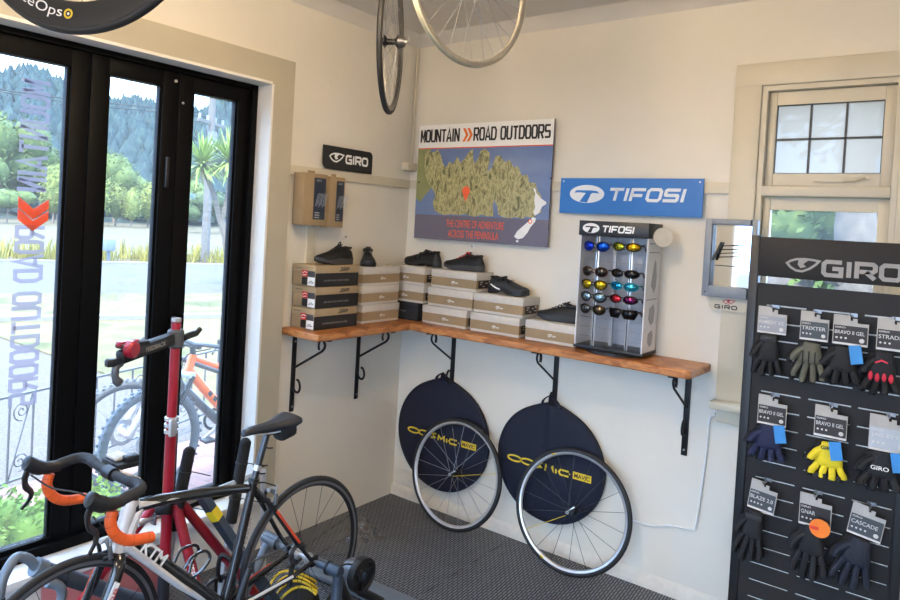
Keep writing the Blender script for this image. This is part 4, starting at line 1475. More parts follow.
part(MB().tube(smooth_path([(.802, 0, .845), (.70, 0, .842), (.52, 0, .818), (.325, 0, .783)], 5), [.026]*6+[.023]*5+[.021]*5, 16, sq=.8), 'top_tube', FBK)
part(MB().tube([(.835, 0, .752), (.62, 0, .545), BB+V((.02, 0, .015))], [.034, .036, .036], 18, sq=.85), 'down_tube', FBK)
# white flashes along the top and down tubes
part(MB().tube([(.792, .012, .8535), (.64, .0135, .838), (.42, .0135, .80)], [.017, .009, .004], 10, sq=.7), 'top_tube_flash', FWH)
d_ = (V((.62, 0, .545))-V((.835, 0, .752))).normalized()
part(MB().tube([V((.835, .018, .738)), V((.62, .0215, .523)), V((.45, .0205, .372))], [.022, .018, .012], 12, sq=.8), 'down_tube_flash', FWH)
# white shoulder between head tube and tubes
part(MB().tube(smooth_path([(.83, .008, .735), (.806, .010, .79), (.782, .011, .838), (.742, .010, .853)], 4), [.026, .024, .022, .021, .019, .018, .017, .016, .015, .014, .013, .012, .010], 10), 'head_flash', FWH)
up = V((-d_.z, 0, d_.x)).normalized()
if up.z < 0:
    up = -up
part(MB().text('KTM', V((.790, .0345, .704)), d_, up, .118, .041, .001, .03), 'logo_lettering', WHITE, flat=True)
part(MB().tube([BB, (.372, 0, .46), (.30, 0, .765), (.292, 0, .80)], [.024, .02, .017, .018], 16), 'seat_tube', FBK)
sd = (V((.29, 0, .80))-V((.372, 0, .46))).normalized()
part(MB().text('CARBON', V((.345, .0195, .55)), sd, V((-sd.z, 0, sd.x)), .12, .014, .001, .01), 'seat_tube_lettering', M('grey_print', 0), flat=True)
part(MB().cyl((.293, 0, .797), (.289, 0, .812), .021, n=18), 'seat_clamp', BLACK)
part(MB().tube([(.291, 0, .80), (.233, 0, .985)], .0138, 14), 'seatpost', CARBON)
part(MB().tube([(.279, 0, .842), (.273, 0, .862)], .0155, 14), 'seatpost_band', SILVER)
for s_ in (-1, 1):
    part(MB().tube(smooth_path([(.292, s_*.012, .775), (.22, s_*.03, .69), (.10, s_*.054, .52), (.012, s_*.064, HH+.005)], 4), [.011]*5+[.0095]*4+[.0085]*4, 10), 'seat_stay', FBK)
    part(MB().tube([(.20, s_*.046, .668), (.09, s_*.067, .515)], [.0055, .0055], 8), 'seat_stay_flash', FOR)
    part(MB().tube(smooth_path([(.385, s_*.02, .345), (.30, s_*.045, .353), (.15, s_*.06, .375), (.008, s_*.066, HH-.002)], 4), [.015]*5+[.0125]*4+[.010]*4, 10), 'chain_stay', FBK)
    part(MB().tube([(.33, s_*.050, .358), (.12, s_*.0705, .386)], [.006, .0055], 8), 'chain_stay_flash', FOR if s_ < 0 else FWH)
    part(MB().box((-.002, s_*.066, HH), (.04, .006, .045), bev=.004), 'dropout', FBK)
    # fork
    part(MB().tube(smooth_path([(.852, s_*.012, .71), (.868, s_*.045, .678), (.915, s_*.053, .57), (.965, s_*.053, .475), (1.007, s_*.053, HH)], 4), [.021]*4+[.02]*4+[.017]*5+[.012]*4, 12, sq=.7), 'fork_blade', FBK)
    part(MB().tube([(.885, s_*.0665, .648), (.96, s_*.0655, .485)], [.011, .007], 10, sq=.5), 'fork_flash', FOR if s_ < 0 else FWH)
fd = (V((.96, .06, .485))-V((.885, .06, .648))).normalized()
part(MB().box((.919, .0735, .572), (.165, .002, .019), MX.Rotation(math.atan2(-fd.z, fd.x), 3, 'Y')), 'fork_sticker', WHITE)
fu = V((-fd.z, 0, fd.x))
part(MB().text('ROAD', V((.945, .0752, .505))-fu*.007, -fd, -fu*-1 if False else fu*1.0, .058, .013, .0005, .03), 'sticker_lettering', BLACKC, flat=True)
part(MB().text('CYCLES', V((.917, .0752, .568))-fu*.007, -fd, fu, .07, .013, .0005, .03), 'sticker_lettering', M('red_print', 0), flat=True)
# saddle: nose forward
rings = []
for x, hw_, zt, th in ((.355, .012, 1.012, .022), (.345, .019, 1.018, .026), (.31, .022, 1.022, .03), (.25, .026, 1.022, .034), (.2, .038, 1.024, .036), (.165, .056, 1.03, .04), (.13, .066, 1.036, .042), (.108, .066, 1.038, .036), (.10, .058, 1.034, .026)):
    rings.append([V((x, hw_*math.copysign(abs(cos(a))**.8, cos(a)), zt-th*.5+th*.5*math.copysign(abs(sin(a))**.7, sin(a))-(.006 if abs(cos(a)) < .25 and sin(a) > 0 and .1 < x < .3 else 0))) for a in [2*PI*k/20 for k in range(20)]])
sdl = part(MB().loft(rings), 'saddle', M('saddle_black', (36, 38, 44), .38), smooth=60)
part(MB().box((.215, 0, 1.017), (.13, .012, .006), MX.Rotation(rad(2), 3, 'Y'), bev=.003), 'saddle_channel', BLACK, sdl)
part(MB().tube(smooth_path([(.106, .066, 1.022), (.101, .045, 1.028), (.097, 0, 1.024), (.101, -.045, 1.028)], 4), .0025, 6), 'saddle_trim', SILVER, sdl)
for s_ in (-1, 1):
    part(MB().tube(smooth_path([(.335, s_*.008, 1.002), (.30, s_*.016, .992), (.23, s_*.022, .985), (.16, s_*.022, .985), (.10, s_*.03, 1.005)], 4), .0035, 8), 'saddle_rail', SILVER, sdl)
part(MB().box((.222, 0, .985), (.05, .04, .022), bev=.005), 'rail_clamp', BLACK)
part(MB().box((.142, 0, .978), (.095, .066, .072), MX.Rotation(rad(10), 3, 'Y'), bev=.022, seg=3), 'saddle_bag', M('bag_black', (26, 26, 28), .7))
# zip tie ends on the seatpost
for z, l in ((.93, .03), (.865, .025), (.835, .02)):
    a = V((.233+(.985-z)*.31, 0, z))
    part(MB().tube([a+V((0, .014, 0)), a+V((-.012, .02, -.004)), a+V((-.02-l*.3, .022, -.006))], .003, 6), 'zip_tie', BLACK)
# headset, stem and handlebar
part(MB().tube([HTt, HTt+V((-.013, 0, .045))], [.022, .02], 18), 'headset_spacers', BLACK)
part(MB().tube([V((.79, 0, .925)), V((.835, 0, .955)), V((.883, 0, .982))], [.02, .017, .019], 14), 'stem', FWH)
part(MB().cyl((.886, -.024, .983), (.886, .024, .983), .0215, n=20), 'stem_clamp', BLACK)
part(MB().tube([(.872, -.06, .978), (.83, -.09, .970), (.80, -.10, .968)], .009, 8), 'light_arm', BLACK)
def bar_side(s_):
    tops = [(.886, s_*.03, .984), (.884, s_*.10, .985), (.878, s_*.155, .987), (.895, s_*.195, .985), (.94, s_*.203, .978), (.985, s_*.204, .968)]
    part(MB().tube(smooth_path(tops, 5), [.0145]*6+[.0175]*20, 12), 'bar_top', TAPE)
    drop = [(.965, s_*.204, .963), (.985, s_*.205, .95), (.992, s_*.206, .915), (.972, s_*.207, .872), (.93, s_*.208, .844), (.858, s_*.21, .832)]
    dr = part(MB().tube(smooth_path(drop[1:], 6), .0168, 14), 'bar_drop', ORANGE)
    P = smooth_path(drop[1:], 6)
    for k in range(3, len(P)-1, 4):
        tg = (P[k+1]-P[k-1]).normalized()
        w = MB().ring([(.0166, -.0012), (.0175, 0), (.0166, .0012)], P[k], (tg+V((0, .25, 0))).normalized(), 16)
        w.build('tape_seam', M('tape_seam', (150, 56, 20), .7), dr)
    part(MB().cyl((.862, s_*.21, .832), (.854, s_*.21, .8315), .0165, n=14), 'bar_plug', ORANGE if s_ > 0 else BLACK)
    # brake hood: blended body with a raised knob
    hood = [(.955, s_*.203, .972), (.985, s_*.204, .972), (1.015, s_*.205, .977), (1.04, s_*.206, .99), (1.058, s_*.206, 1.004), (1.066, s_*.206, 1.008)]
    part(MB().tube(smooth_path(hood, 4), [.019]*4+[.021]*4+[.024]*4+[.0245]*4+[.023]*2+[.018, .013]+[.006], 14), 'brake_hood', BLACK)
    lv = [(1.052, s_*.206, .985), (1.062, s_*.206, .955), (1.058, s_*.208, .925), (1.038, s_*.212, .90), (1.042, s_*.216, .875), (1.062, s_*.222, .848)]
    part(MB().tube(smooth_path(lv, 4), [.015]*5+[.0135]*5+[.012]*6+[.009]*5, 10, sq=.6), 'brake_lever', BLACK)
    part(MB().tube(smooth_path([(1.05, s_*.19, .965), (1.01, s_*.13, .93), (.95, s_*.06, .915), (.90, s_*.02, .87), (.87, s_*.01, .80)], 5), .003, 6), 'brake_cable', CABLE)
bar_side(-1)
bar_side(1)
part(MB().tube(smooth_path([(.99, .19, .93), (.99, .11, .89), (.955, .04, .87), (.89, .02, .79), (.83, .025, .72)], 5), .003, 6), 'gear_cable', CABLE)
# computer mount on the bar
cm_ = part(MB().box((.795, -.10, .972), (.08, .11, .02), bev=.005), 'bar_light', BLACK)
part(MB().box((.80, -.115, .990), (.05, .07, .012), MX.Rotation(rad(6), 3, 'Y'), bev=.005), 'light_top', M('light_grey_plastic', (186, 186, 182), .5), cm_)
part(MB().box((.775, -.07, .985), (.05, .035, .03), bev=.006), 'light_clamp', BLACK, cm_)
# rim brakes
def caliper(c, fwd):
    c = V(c)
    q = part(MB().tube(smooth_path([c+V((fwd*.012, .0, .03)), c+V((fwd*.016, .03, .018)), c+V((fwd*.012, .036, -.02))], 4), .0085, 8), 'brake_caliper', M('caliper_grey', (92, 94, 98), .35, .6))
    part(MB().tube(smooth_path([c+V((fwd*.018, .0, .03)), c+V((fwd*.02, -.03, .018)), c+V((fwd*.012, -.036, -.02))], 4), .0075, 8), 'caliper_arm', BLACK, q)
    part(MB().cyl(c+V((0, 0, .03)), c+V((fwd*.032, 0, .03)), .009, n=12), 'caliper_bolt', SILVER, q)
    for s_ in (-1, 1):
        part(MB().box(c+V((fwd*.006, s_*.022, -.022)), (.05, .012, .012), bev=.003), 'brake_pad', BLACK, q)
    part(MB().cyl(c+V((fwd*.014, .034, .024)), c+V((fwd*.014, .036, .06)), .005, n=8), 'cable_adjuster', SILVER, q)
caliper((.878, 0, .735), 1)
caliper((.215, 0, .715), -1)
part(MB().tube(smooth_path([(.30, .02, .80), (.27, .03, .80), (.235, .035, .785), (.205, .034, .77)], 5), .003, 6), 'rear_brake_cable', CABLE)
# drivetrain on the far side
part(MB().ring([(.10, -.052), (.10, -.048), (.086, -.047), (.086, -.053)], (BB.x, 0, BB.z), (0, 1, 0), 48), 'chainring', M('ring_grey', (96, 98, 102), .35, .8))
sp = MB()
for k in range(5):
    a = 2*PI*k/5+.3
    part(MB().bar(BB+V((0, -.05, 0)), BB+V((.09*cos(a), -.05, .09*sin(a))), .014, .006, up=(0, 1, 0)), 'chainring_arm', BLACK)
for s_, a in ((-1, rad(-70)), (1, rad(110))):
    e = BB+V((.17*cos(a), s_*.075, .17*sin(a)))
    c_ = part(MB().tube([BB+V((0, s_*.06, 0)), BB+V((.02*cos(a), s_*.07, .02*sin(a))), e], [.017, .016, .011], 10), 'crank_arm', BLACK)
part(MB().cyl(BB-Y*.07, BB+Y*.07, .021, n=16), 'bottom_bracket', BLACK)
pd = BB+V((.17*cos(rad(110)), .12, .17*sin(rad(110))))
cas = MB()
for k in range(9):
    part(MB().ring([(.048-.003*k, -.038-.0036*k), (.048-.003*k, -.036-.0036*k), (.018, -.036-.0036*k), (.018, -.038-.0036*k)], (0, 0, HH), (0, 1, 0), 28), 'sprocket', M('cassette_steel', 0))
part(MB().tube([(0, -.05, HH+.042), (BB.x, -.05, BB.z+.098)], .004, 6), 'chain', M('chain_grey', (110, 110, 112), .4, .8))
part(MB().tube(smooth_path([(.0, -.06, HH-.01), (-.005, -.066, HH-.05), (.005, -.066, HH-.10), (.012, -.062, HH-.15)], 4), .012, 8), 'rear_derailleur', BLACK)
part(MB().tube(smooth_path([(.362, .0, .50), (.395, -.04, .53), (.40, -.052, .46), (.385, -.05, .42)], 4), .009, 8), 'front_derailleur', BLACK)
# bottle cage on the down tube
w = MB()
bc = V((.56, 0, .54))
for s_ in (-1, 1):
    P = [bc+V((.0, s_*.01, -.02)), bc+V((-.03, s_*.036, .015)), bc+V((-.055, s_*.036, .045)), bc+V((-.035, s_*.032, .075)), bc+V((.02, s_*.036, .075)), bc+V((.05, s_*.03, .04))]
    part(MB().tube(smooth_path(P, 5), .0055, 8), 'bottle_cage', FBK)
part(MB().tube([(-.002, -.085, HH), (-.002, .085, HH)], .006, 8), 'axle', STEEL)

# ================================================================== TURBO TRAINER UNDER THE REAR WHEEL
t = thing('bike_trainer', 'blue-grey turbo trainer clamped to the rear axle of the road bike', 'trainer', (0, 0, 0))
Wc = (.835, -1.62, HH)
# clamps either side of the axle
MB().cyl((.925, -1.62, HH), (.98, -1.615, HH), .016, n=16).cyl((.98, -1.615, HH), (1.05, -1.612, HH+.001), .025, n=18, bev=.004).build('clamp', GREYB, t)
MB().ring([(.029, -.004), (.029, .004), (.024, .004), (.024, -.004)], (.985, -1.615, HH), X, 18).build('clamp_ring', BLACK, t)
MB().cyl((.745, -1.62, HH), (.69, -1.625, HH+.004), .018, n=16).cyl((.69, -1.625, HH+.004), (.595, -1.63, HH+.012), .027, n=18, bev=.004).build('clamp', LGREYB, t)
MB().ring([(.030, -.004), (.030, .004), (.025, .004), (.025, -.004)], (.685, -1.625, HH+.004), X, 18).build('clamp_ring', BLACK, t)
MB().tube([(.60, -1.63, HH+.012), (.597, -1.63, HH+.012)], .012, 10).build('clamp_bolt', BLACK, t)
# legs
MB().tube(smooth_path([(1.035, -1.612, HH-.01), (1.04, -1.62, .30), (1.05, -1.65, .16), (1.06, -1.72, .03)], 5), .022, 14).build('leg', GREYB, t)
MB().tube(smooth_path([(1.03, -1.61, HH-.02), (1.035, -1.53, .24), (1.04, -1.42, .12), (1.05, -1.20, .045)], 5), .020, 14).build('leg', BLACK, t)
MB().tube([(.62, -1.63, HH-.01), (.615, -1.72, .25), (.60, -1.85, .03)], .020, 14).build('leg', LGREYB, t)
MB().tube([(.50, -1.905, .645), (.56, -1.795, .45), (.62, -1.68, .255), (.69, -1.55, .03)], .027, 4).build('leg', GREYB, t)
leg_d = (V((.56, -1.795, .45))-V((.50, -1.905, .645))).normalized()
stc = V((.526, -1.858, .562))
w = MB().tube([stc-leg_d*.026, stc+leg_d*.026], .0285, 4)
w.build('yellow_sticker', M('sticker_yellow', (232, 208, 40), .5), t)
MB().box((.72, -1.09, .024), (.92, .15, .022), MX.Rotation(rad(3), 3, 'Z'), bev=.006).build('rear_foot', LGREYB, t)
MB().box((.85, -1.82, .016), (.58, .06, .03), MX.Rotation(rad(-2), 3, 'Z'), bev=.008).build('front_foot', BLACK, t)
MB().tube([(.90, -1.16, .05), (.885, -1.30, .15), (.89, -1.36, .25)], .022, 10).build('roller_arm', BLACK, t)
MB().cyl((.78, -1.315, .205), (.90, -1.315, .205), .022, n=20).build('roller', STEEL, t)
MB().cyl((.872, -1.375, .275), (.94, -1.375, .275), .052, n=28, bev=.008).build('resistance_unit', M('unit_grey', (120, 124, 130), .35, .5), t)
fl_ = MB().lathe([(0, -.01), (.028, -.01), (.032, -.003), (.062, -.003), (.064, -.014), (.076, -.014), (.078, -.007), (.078, .018), (0, .018)], (.968, -1.385, .285), -X, 40).build('flywheel', BLACK, t)
for k in range(3):
    a = 2*PI*k/3+.4
    MB().bar((.977, -1.385+.02*cos(a), .285+.02*sin(a)), (.977, -1.385+.066*cos(a), .285+.066*sin(a)), .015, .006, up=X).build('flywheel_spoke', BLACK, fl_)
MB().cyl((.972, -1.385, .285), (.984, -1.385, .285), .014, n=20).build('flywheel_hub', GREYB, fl_)
MB().tube(smooth_path([(.97, -1.36, .30), (.93, -1.44, .34), (.90, -1.5, .33), (.88, -1.58, .36)], 4), .004, 6).build('trainer_cable', CABLE, t)

# black bag with yellow swirls lying under the bike
t = thing('black_bag', 'black bag with yellow swirls lying on the floor under the rear wheel', 'bag', (.64, -1.47, 0), (0, 0, rad(-35)))
rings = []
for x, q in ((-.17, .35), (-.15, .75), (-.08, 1), (.05, 1.02), (.13, .8), (.17, .35)):
    rings.append([V((x, .11*q*cos(a), .075*q*sin(a)*(1 if sin(a) > 0 else .98)+.078*q)) for a in [2*PI*k/18 for k in range(18)]])
MB().loft(rings).build('bag_body', M('bag_black', 0), t)
for k in range(4):
    P = []
    for i in range(13):
        a = rad(15+k*9+i*12)
        xx = -.10+.055*k+.03*sin(i*.55+k)
        P.append(V((xx, .1155*cos(a), .0785*sin(a)+.081)))
    MB().tube(P, .006, 6).build('swirl', YELLOW, t)

# ================================================================== REPAIR STAND
t = thing('repair_stand', 'red bicycle repair stand with a black clamp head in front of the door', 'repair stand', (.45, -2.037, .004))
MB().cyl((0, 0, .93), (0, 0, 1.385), .0195, n=24).build('upper_post', RED, t)
MB().cyl((0, 0, 1.385), (0, 0, 1.402), .0205, n=24, bev=.003).build('post_cap', M('cap_grey', (176, 172, 172), .4, .4), t)
MB().cyl((0, 0, .20), (0, 0, .95), .0225, n=24).build('lower_post', RED, t)
MB().cyl((0, 0, .06), (0, 0, .40), .0245, n=24).build('foot_sleeve', M('sleeve_black', (30, 30, 36), .4), t)
for k in range(3):
    MB().lathe([(.0225, 0), (.028, .002), (.028, .016), (.0225, .018)], (0, 0, .925+k*.026), Z, 24).build('collar_band', SILVER, t)
MB().box((.026, -.012, .955), (.02, .026, .07), bev=.004).build('quick_release', SILVER, t)
# slider with legs
MB().cyl((0, 0, .595), (0, 0, .665), .034, n=24, bev=.006).build('leg_slider', BLACK, t)
MB().box((.03, .035, .64), (.05, .06, .05), MX.Rotation(rad(40), 3, 'Z'), bev=.012).build('slider_knuckle', BLACK, t)
MB().box((.03, -.04, .635), (.05, .06, .05), MX.Rotation(rad(-40), 3, 'Z'), bev=.012).build('slider_knuckle', BLACK, t)
lg1 = MB().tube([(.03, .02, .632), (.24, .10, .02)], .0215, 16).build('leg', RED, t)
MB().tube([(.02, .045, .632), (.085, .50, .02)], .0215, 16).build('leg', RED, t)
MB().tube([(-.02, -.045, .635), (-.30, -.36, .02)], .0195, 16).build('leg', RED, t)
d1 = V((.21, .08, -.612)).normalized()
n1 = V((CAM.x-.6, CAM.y+1.95, 0)).normalized()
u1 = d1.cross(n1).normalized()*-1
n1 = d1.cross(u1).normalized()
p1 = V((.03, .02, .632))+d1*.24
MB().text('FEEDBACK', p1+n1*.0225-u1*.010, d1, u1, .17, .022, .0006, .02).build('lettering', WHITE, lg1, flat=True)
# clamp head pointing left
hd = V((0, 0, 1.318))
MB().cyl(hd+V((0, 0, -.038)), hd+V((0, 0, .038)), .033, n=24, bev=.008).build('head_clamp', M('clamp_grey', (84, 86, 90), .4, .3), t)
MB().tube(smooth_path([hd+V((.01, .03, .0)), hd+V((0, .07, .008)), hd+V((-.01, .105, .012)), hd+V((-.01, .125, .03))], 4), [.014]*9+[.011]*3+[.009], 10).build('head_lever', BLACK, t)
ja = hd+V((.02, -.03, .004))
jb = hd+V((.075, -.285, -.035))
MB().bar(ja, jb, .045, .052, bev=.012).build('jaw_arm', BLACK, t)
jd = (jb-ja).normalized()
jn = V((jd.y*-1, jd.x, 0))
if jn.x < 0:
    jn = -jn
ju = Z
MB().text('FEEDBACK', ja+jd*.155+jn*.0235-Z*.008, -jd, Z, .10, .018, .0006, .01).build('lettering', M('grey_print', 0), t, flat=True)
MB().box(ja+jd*.20+Z*.034, (.05, .13, .022), MX.Rotation(math.atan2(jd.y, jd.x)+PI/2, 3, 'Z'), bev=.008).build('upper_jaw', BLACK, t)
MB().cyl(ja+jd*.235+V((.015, 0, .028)), ja+jd*.235+V((.05, .012, .028)), .033, n=20, bev=.008).build('jaw_knob', RED, t)
MB().box(ja+jd*.225+Z*.045, (.03, .09, .02), MX.Rotation(math.atan2(jd.y, jd.x)+PI/2, 3, 'Z'), bev=.006).build('jaw_lever', RED, t)
MB().tube(smooth_path([jb+V((0, .01, -.02)), jb+V((.004, -.012, -.035)), jb+V((.006, -.012, -.075)), jb+V((.006, .005, -.095))], 4), [.014]*9+[.017]*4, 10).build('jaw_hook', M('clamp_grey', 0), t)
MB().box(jb+V((.0, -.02, -.015)), (.03, .06, .03), bev=.008).build('jaw_tip', BLACK, t)

# ================================================================== FOAM PADDED RACK BEHIND THE BIKE
t = thing('foam_rack', 'low bike rack with two black foam-padded prongs and a silver crossbar', 'bike rack', (.42, -1.95, 0))
for y0, zb, zt in ((0, .50, .815), (.30, .44, .79)):
    MB().tube([(.0, y0-.035, zb), (.0, y0-.005, (zb+zt)/2), (.0, y0+.025, zt)], .026, 16).build('foam_prong', FOAM, t)
    MB().ball((.0, y0+.025, zt), .0265, 14).build('foam_tip', FOAM, t)
    for q in (.3, .75):
        zz = zb+(zt-zb)*q
        c = V((0, y0-.035+.06*q, zz))
        MB().ring([(.029, -.003), (.029, .003), (.025, .003), (.025, -.003)], c, (0, .18, 1), 18).build('zip_tie', CABLE, t)
        MB().tube([c+V((.02, .02, 0)), c+V((.03, .07, -.02)), c+V((.035, .105, -.035))], .0022, 6).build('zip_tail', CABLE, t)
    MB().tube([(0, y0-.033, zb+.01), (0, y0-.09, .02)], .016, 12).build('upright', SILVER, t)
MB().tube([(.0, -.20, .575), (.0, .0, .60), (.0, .45, .63)], .0135, 12).build('crossbar', SILVER, t)
MB().tube([(.0, .44, .63), (.0, .46, .3), (.0, .48, .02)], .0135, 12).build('upright', SILVER, t)
MB().box((.0, -.13, .57), (.035, .012, .035), bev=.003).build('crossbar_clip', STEEL, t)
MB().tube([(.0, -.25, .018), (0, .52, .018)], .016, 10).build('base_bar', BLACK, t)

# ================================================================== FOLDED TRAINER AGAINST THE DOOR SILL
t = thing('folded_trainer', 'folded blue-grey trainer frame behind the front wheel, its looped handle upright', 'trainer', (.36, -2.355, -.05))
MB().tube([(0, -.14, .545), (0, .21, .30), (0, .55, .08)], .03, 16).build('main_tube', GREYB, t)
MB().cyl((.0, -.165, .562), (.0, -.13, .538), .034, n=20).build('end_cap', LGREYB, t)
MB().tube(smooth_path([(.02, -.29, .50), (.012, -.275, .565), (.005, -.235, .618), (0, -.19, .60), (0, -.16, .56)], 5), .018, 14).build('handle_loop', LGREYB, t)
MB().tube([(.022, -.29, .50), (.03, -.31, .40)], .021, 12).build('loop_grip', FOAM, t)
MB().tube(smooth_path([(.03, -.13, .50), (.035, -.09, .475), (.035, -.075, .43), (.03, -.10, .36), (.02, -.16, .2), (.02, -.2, .07)], 5), .018, 14).build('curved_leg', LGREYB, t)
MB().tube(smooth_path([(.0, -.31, .40), (.0, -.3, .2), (0, -.28, .07)], 4), .018, 12).build('rear_leg', GREYB, t)
MB().box((0, .13, .066), (.05, .92, .03), bev=.008).build('foot_bar', BLACK, t)
MB().tube(smooth_path([(.03, -.30, .48), (.05, -.25, .43), (.04, -.2, .36), (.05, -.22, .25)], 4), .004, 6).build('trainer_cable', CABLE, t)

# pink board on the low wall under the sill
t = thing('pink_panel', 'dull pink panel against the low wall under the door sill, seen behind the front wheel', 'panel', (.012, -2.05, .0))
MB().box((0, 0, .125), (.016, .56, .25), bev=.003).build('panel_board', M('dull_pink', (178, 108, 108), .6, var=.12, scale=5), t)
MB().box((.009, 0, .006), (.012, .56, .012)).build('panel_edge', M('dull_pink_edge', (150, 92, 92), .6), t)

# crumpled clear packaging on the floor near the corner
CLR = glass_mat('clear_plastic', .10, (.92, .93, .94), .14, (.6, .6, .6))
t = thing('plastic_packaging', 'crumpled clear plastic packaging lying on the black floor behind the rear wheel', 'packaging', (.29, -.70, 0))
rnd = random.Random(3)
for cx, cy, sx, sy, hz_, rz in ((0, 0, .10, .07, .05, .4), (.03, .08, .09, .08, .06, 1.1), (-.05, .13, .06, .05, .07, .2)):
    n = 10
    vs, fs = [], []
    for i in range(n+1):
        for j in range(n+1):
            u, v = i/n-.5, j/n-.5
            hh = hz_*max(0, 1-4*u*u)*max(0, 1-4*v*v)+rnd.uniform(0, .014)
            x, y = u*2*sx, v*2*sy
            vs.append(V((cx+x*cos(rz)-y*sin(rz), cy+x*sin(rz)+y*cos(rz), hh+.002)))
    for i in range(n):
        for j in range(n):
            a = i*(n+1)+j
            fs.append((a, a+1, a+n+2, a+n+1))
    MB().add(vs, fs).build('plastic_shell', CLR, t, smooth=20)

# ================================================================== OUTSIDE, BEYOND THE DOOR
GZ = -.08
RD = V((1.4, 3.2, 0)).normalized()         # direction of the road
RN = V((-RD.y, RD.x, 0))                   # away from the shop
def strip(name, d0, d1, z, mat, a0=-60, a1=90, kind='structure', thick=.05):
    P = [RN*d0+RD*a0, RN*d0+RD*a1, RN*d1+RD*a1, RN*d1+RD*a0]
    o = MB().prism([(p.x, p.y) for p in P], (0, 0, z-thick), X, Y, thick).build(name, mat)
    o['kind'] = kind
    return o
PAVE = patch_mat('gravel_paving', [(.3, (156, 146, 136)), (.5, (184, 171, 159)), (.7, (206, 191, 178))], 40, .9, .3, alb=0.185)
bm_, t_, b_, N_, L_ = nodes_mat('brick_paving')
co, br = N_('TexCoord'), N_('TexBrick')
br.inputs['Scale'].default_value = 1
br.inputs['Brick Width'].default_value = .22
br.inputs['Row Height'].default_value = .11
br.inputs['Mortar Size'].default_value = .004
br.inputs['Color1'].default_value = lin((150, 112, 104))+(1,)
br.inputs['Color2'].default_value = lin((132, 96, 90))+(1,)
br.inputs['Mortar'].default_value = lin((110, 94, 88))+(1,)
L_(co.outputs['Object'], br.inputs['Vector'])
L_(br.outputs['Color'], b_.inputs['Base Color'])
b_.inputs['Roughness'].default_value = .9
PINK = bm_
LAWN = patch_mat('dry_lawn', [(.3, (170, 166, 70)), (.5, (220, 196, 124)), (.68, (150, 156, 50))], .9, .95, .2, 8, alb=0.165)
FIELD = patch_mat('pale_field', [(.3, (240, 212, 134)), (.6, (252, 226, 150)), (.8, (214, 196, 118))], .08, .95, alb=0.085)
ASPH = patch_mat('road_asphalt', [(.3, (158, 151, 144)), (.7, (178, 170, 162))], 1.2, .9, alb=0.165)
w = MB().prism([(-.25, -8), (-.25, 9), (-2.35, 9), (-2.0, -1.3), (-1.7, -8)], (0, 0, -.13), X, Y, .05)
struct(w.build('brick_pavement', PINK))
strip('gravel_yard', -3, 8.75, -.12, PAVE)
strip('kerb', 8.75, 9.0, -.03, M('kerb_stone', (118, 117, 114), .9), thick=.14)
strip('verge', 9.0, 12.4, -.06, LAWN)
strip('road', 12.4, 21.6, -.09, ASPH)
strip('road_edge', 21.6, 21.95, -.04, M('kerb_stone', 0), thick=.1)
strip('field', 21.95, 90, -.10, FIELD, -120, 180)

def grass_tuft(mb, c, h, n, spread, rnd):
    for k in range(n):
        a = rnd.uniform(0, 2*PI)
        b = V((cos(a), sin(a), 0))
        p = V(c)+b*rnd.uniform(0, spread)
        l = h*rnd.uniform(.6, 1.1)
        q = V((-b.y, b.x, 0))*h*.05
        tip = p+b*l*.35+Z*l
        mb.add([p-q, p+q, tip], [(0, 1, 2)])
rnd = random.Random(11)
w = MB()
for k in range(620):
    d, a = rnd.uniform(22.0, 25.2), rnd.uniform(-12, 40)
    p = RN*d+RD*a
    grass_tuft(w, (p.x, p.y, -.1), rnd.uniform(.45, .85), 9, .5, rnd)
o = w.build('tall_grass', patch_mat('roadside_grass', [(.3, (170, 172, 48)), (.55, (220, 202, 76)), (.75, (146, 158, 44))], .5, .9, alb=0.33), flat=True)
o['kind'] = 'stuff'

# hill
def hill_h(az, d):
    e = 8.1+.8*sin(az*.33+1)+.5*sin(az*.9)-max(0, 24-az)*.10
    f = max(0, min(1, (d-95)/150))
    return 245*math.tan(rad(e))*(f*f*(3-2*f))
def polar(az, d):
    return V((CAM.x-d*cos(rad(az)), CAM.y+d*sin(rad(az)), 0))
vs, fs = [], []
na, nd = 40, 16
for i in range(na+1):
    for j in range(nd+1):
        az, d = 0+60*i/na, 88+190*j/nd
        p = polar(az, d)
        p.z = hill_h(az, d)*.93-.2
        vs.append(p)
for i in range(na):
    for j in range(nd):
        a = i*(nd+1)+j
        fs.append((a, a+1, a+nd+2, a+nd+1))
struct(MB().add(vs, fs).build('hillside', patch_mat('hill_ground', [(.3, (58, 84, 76)), (.7, (86, 108, 82))], .02, .95, alb=0.35)))

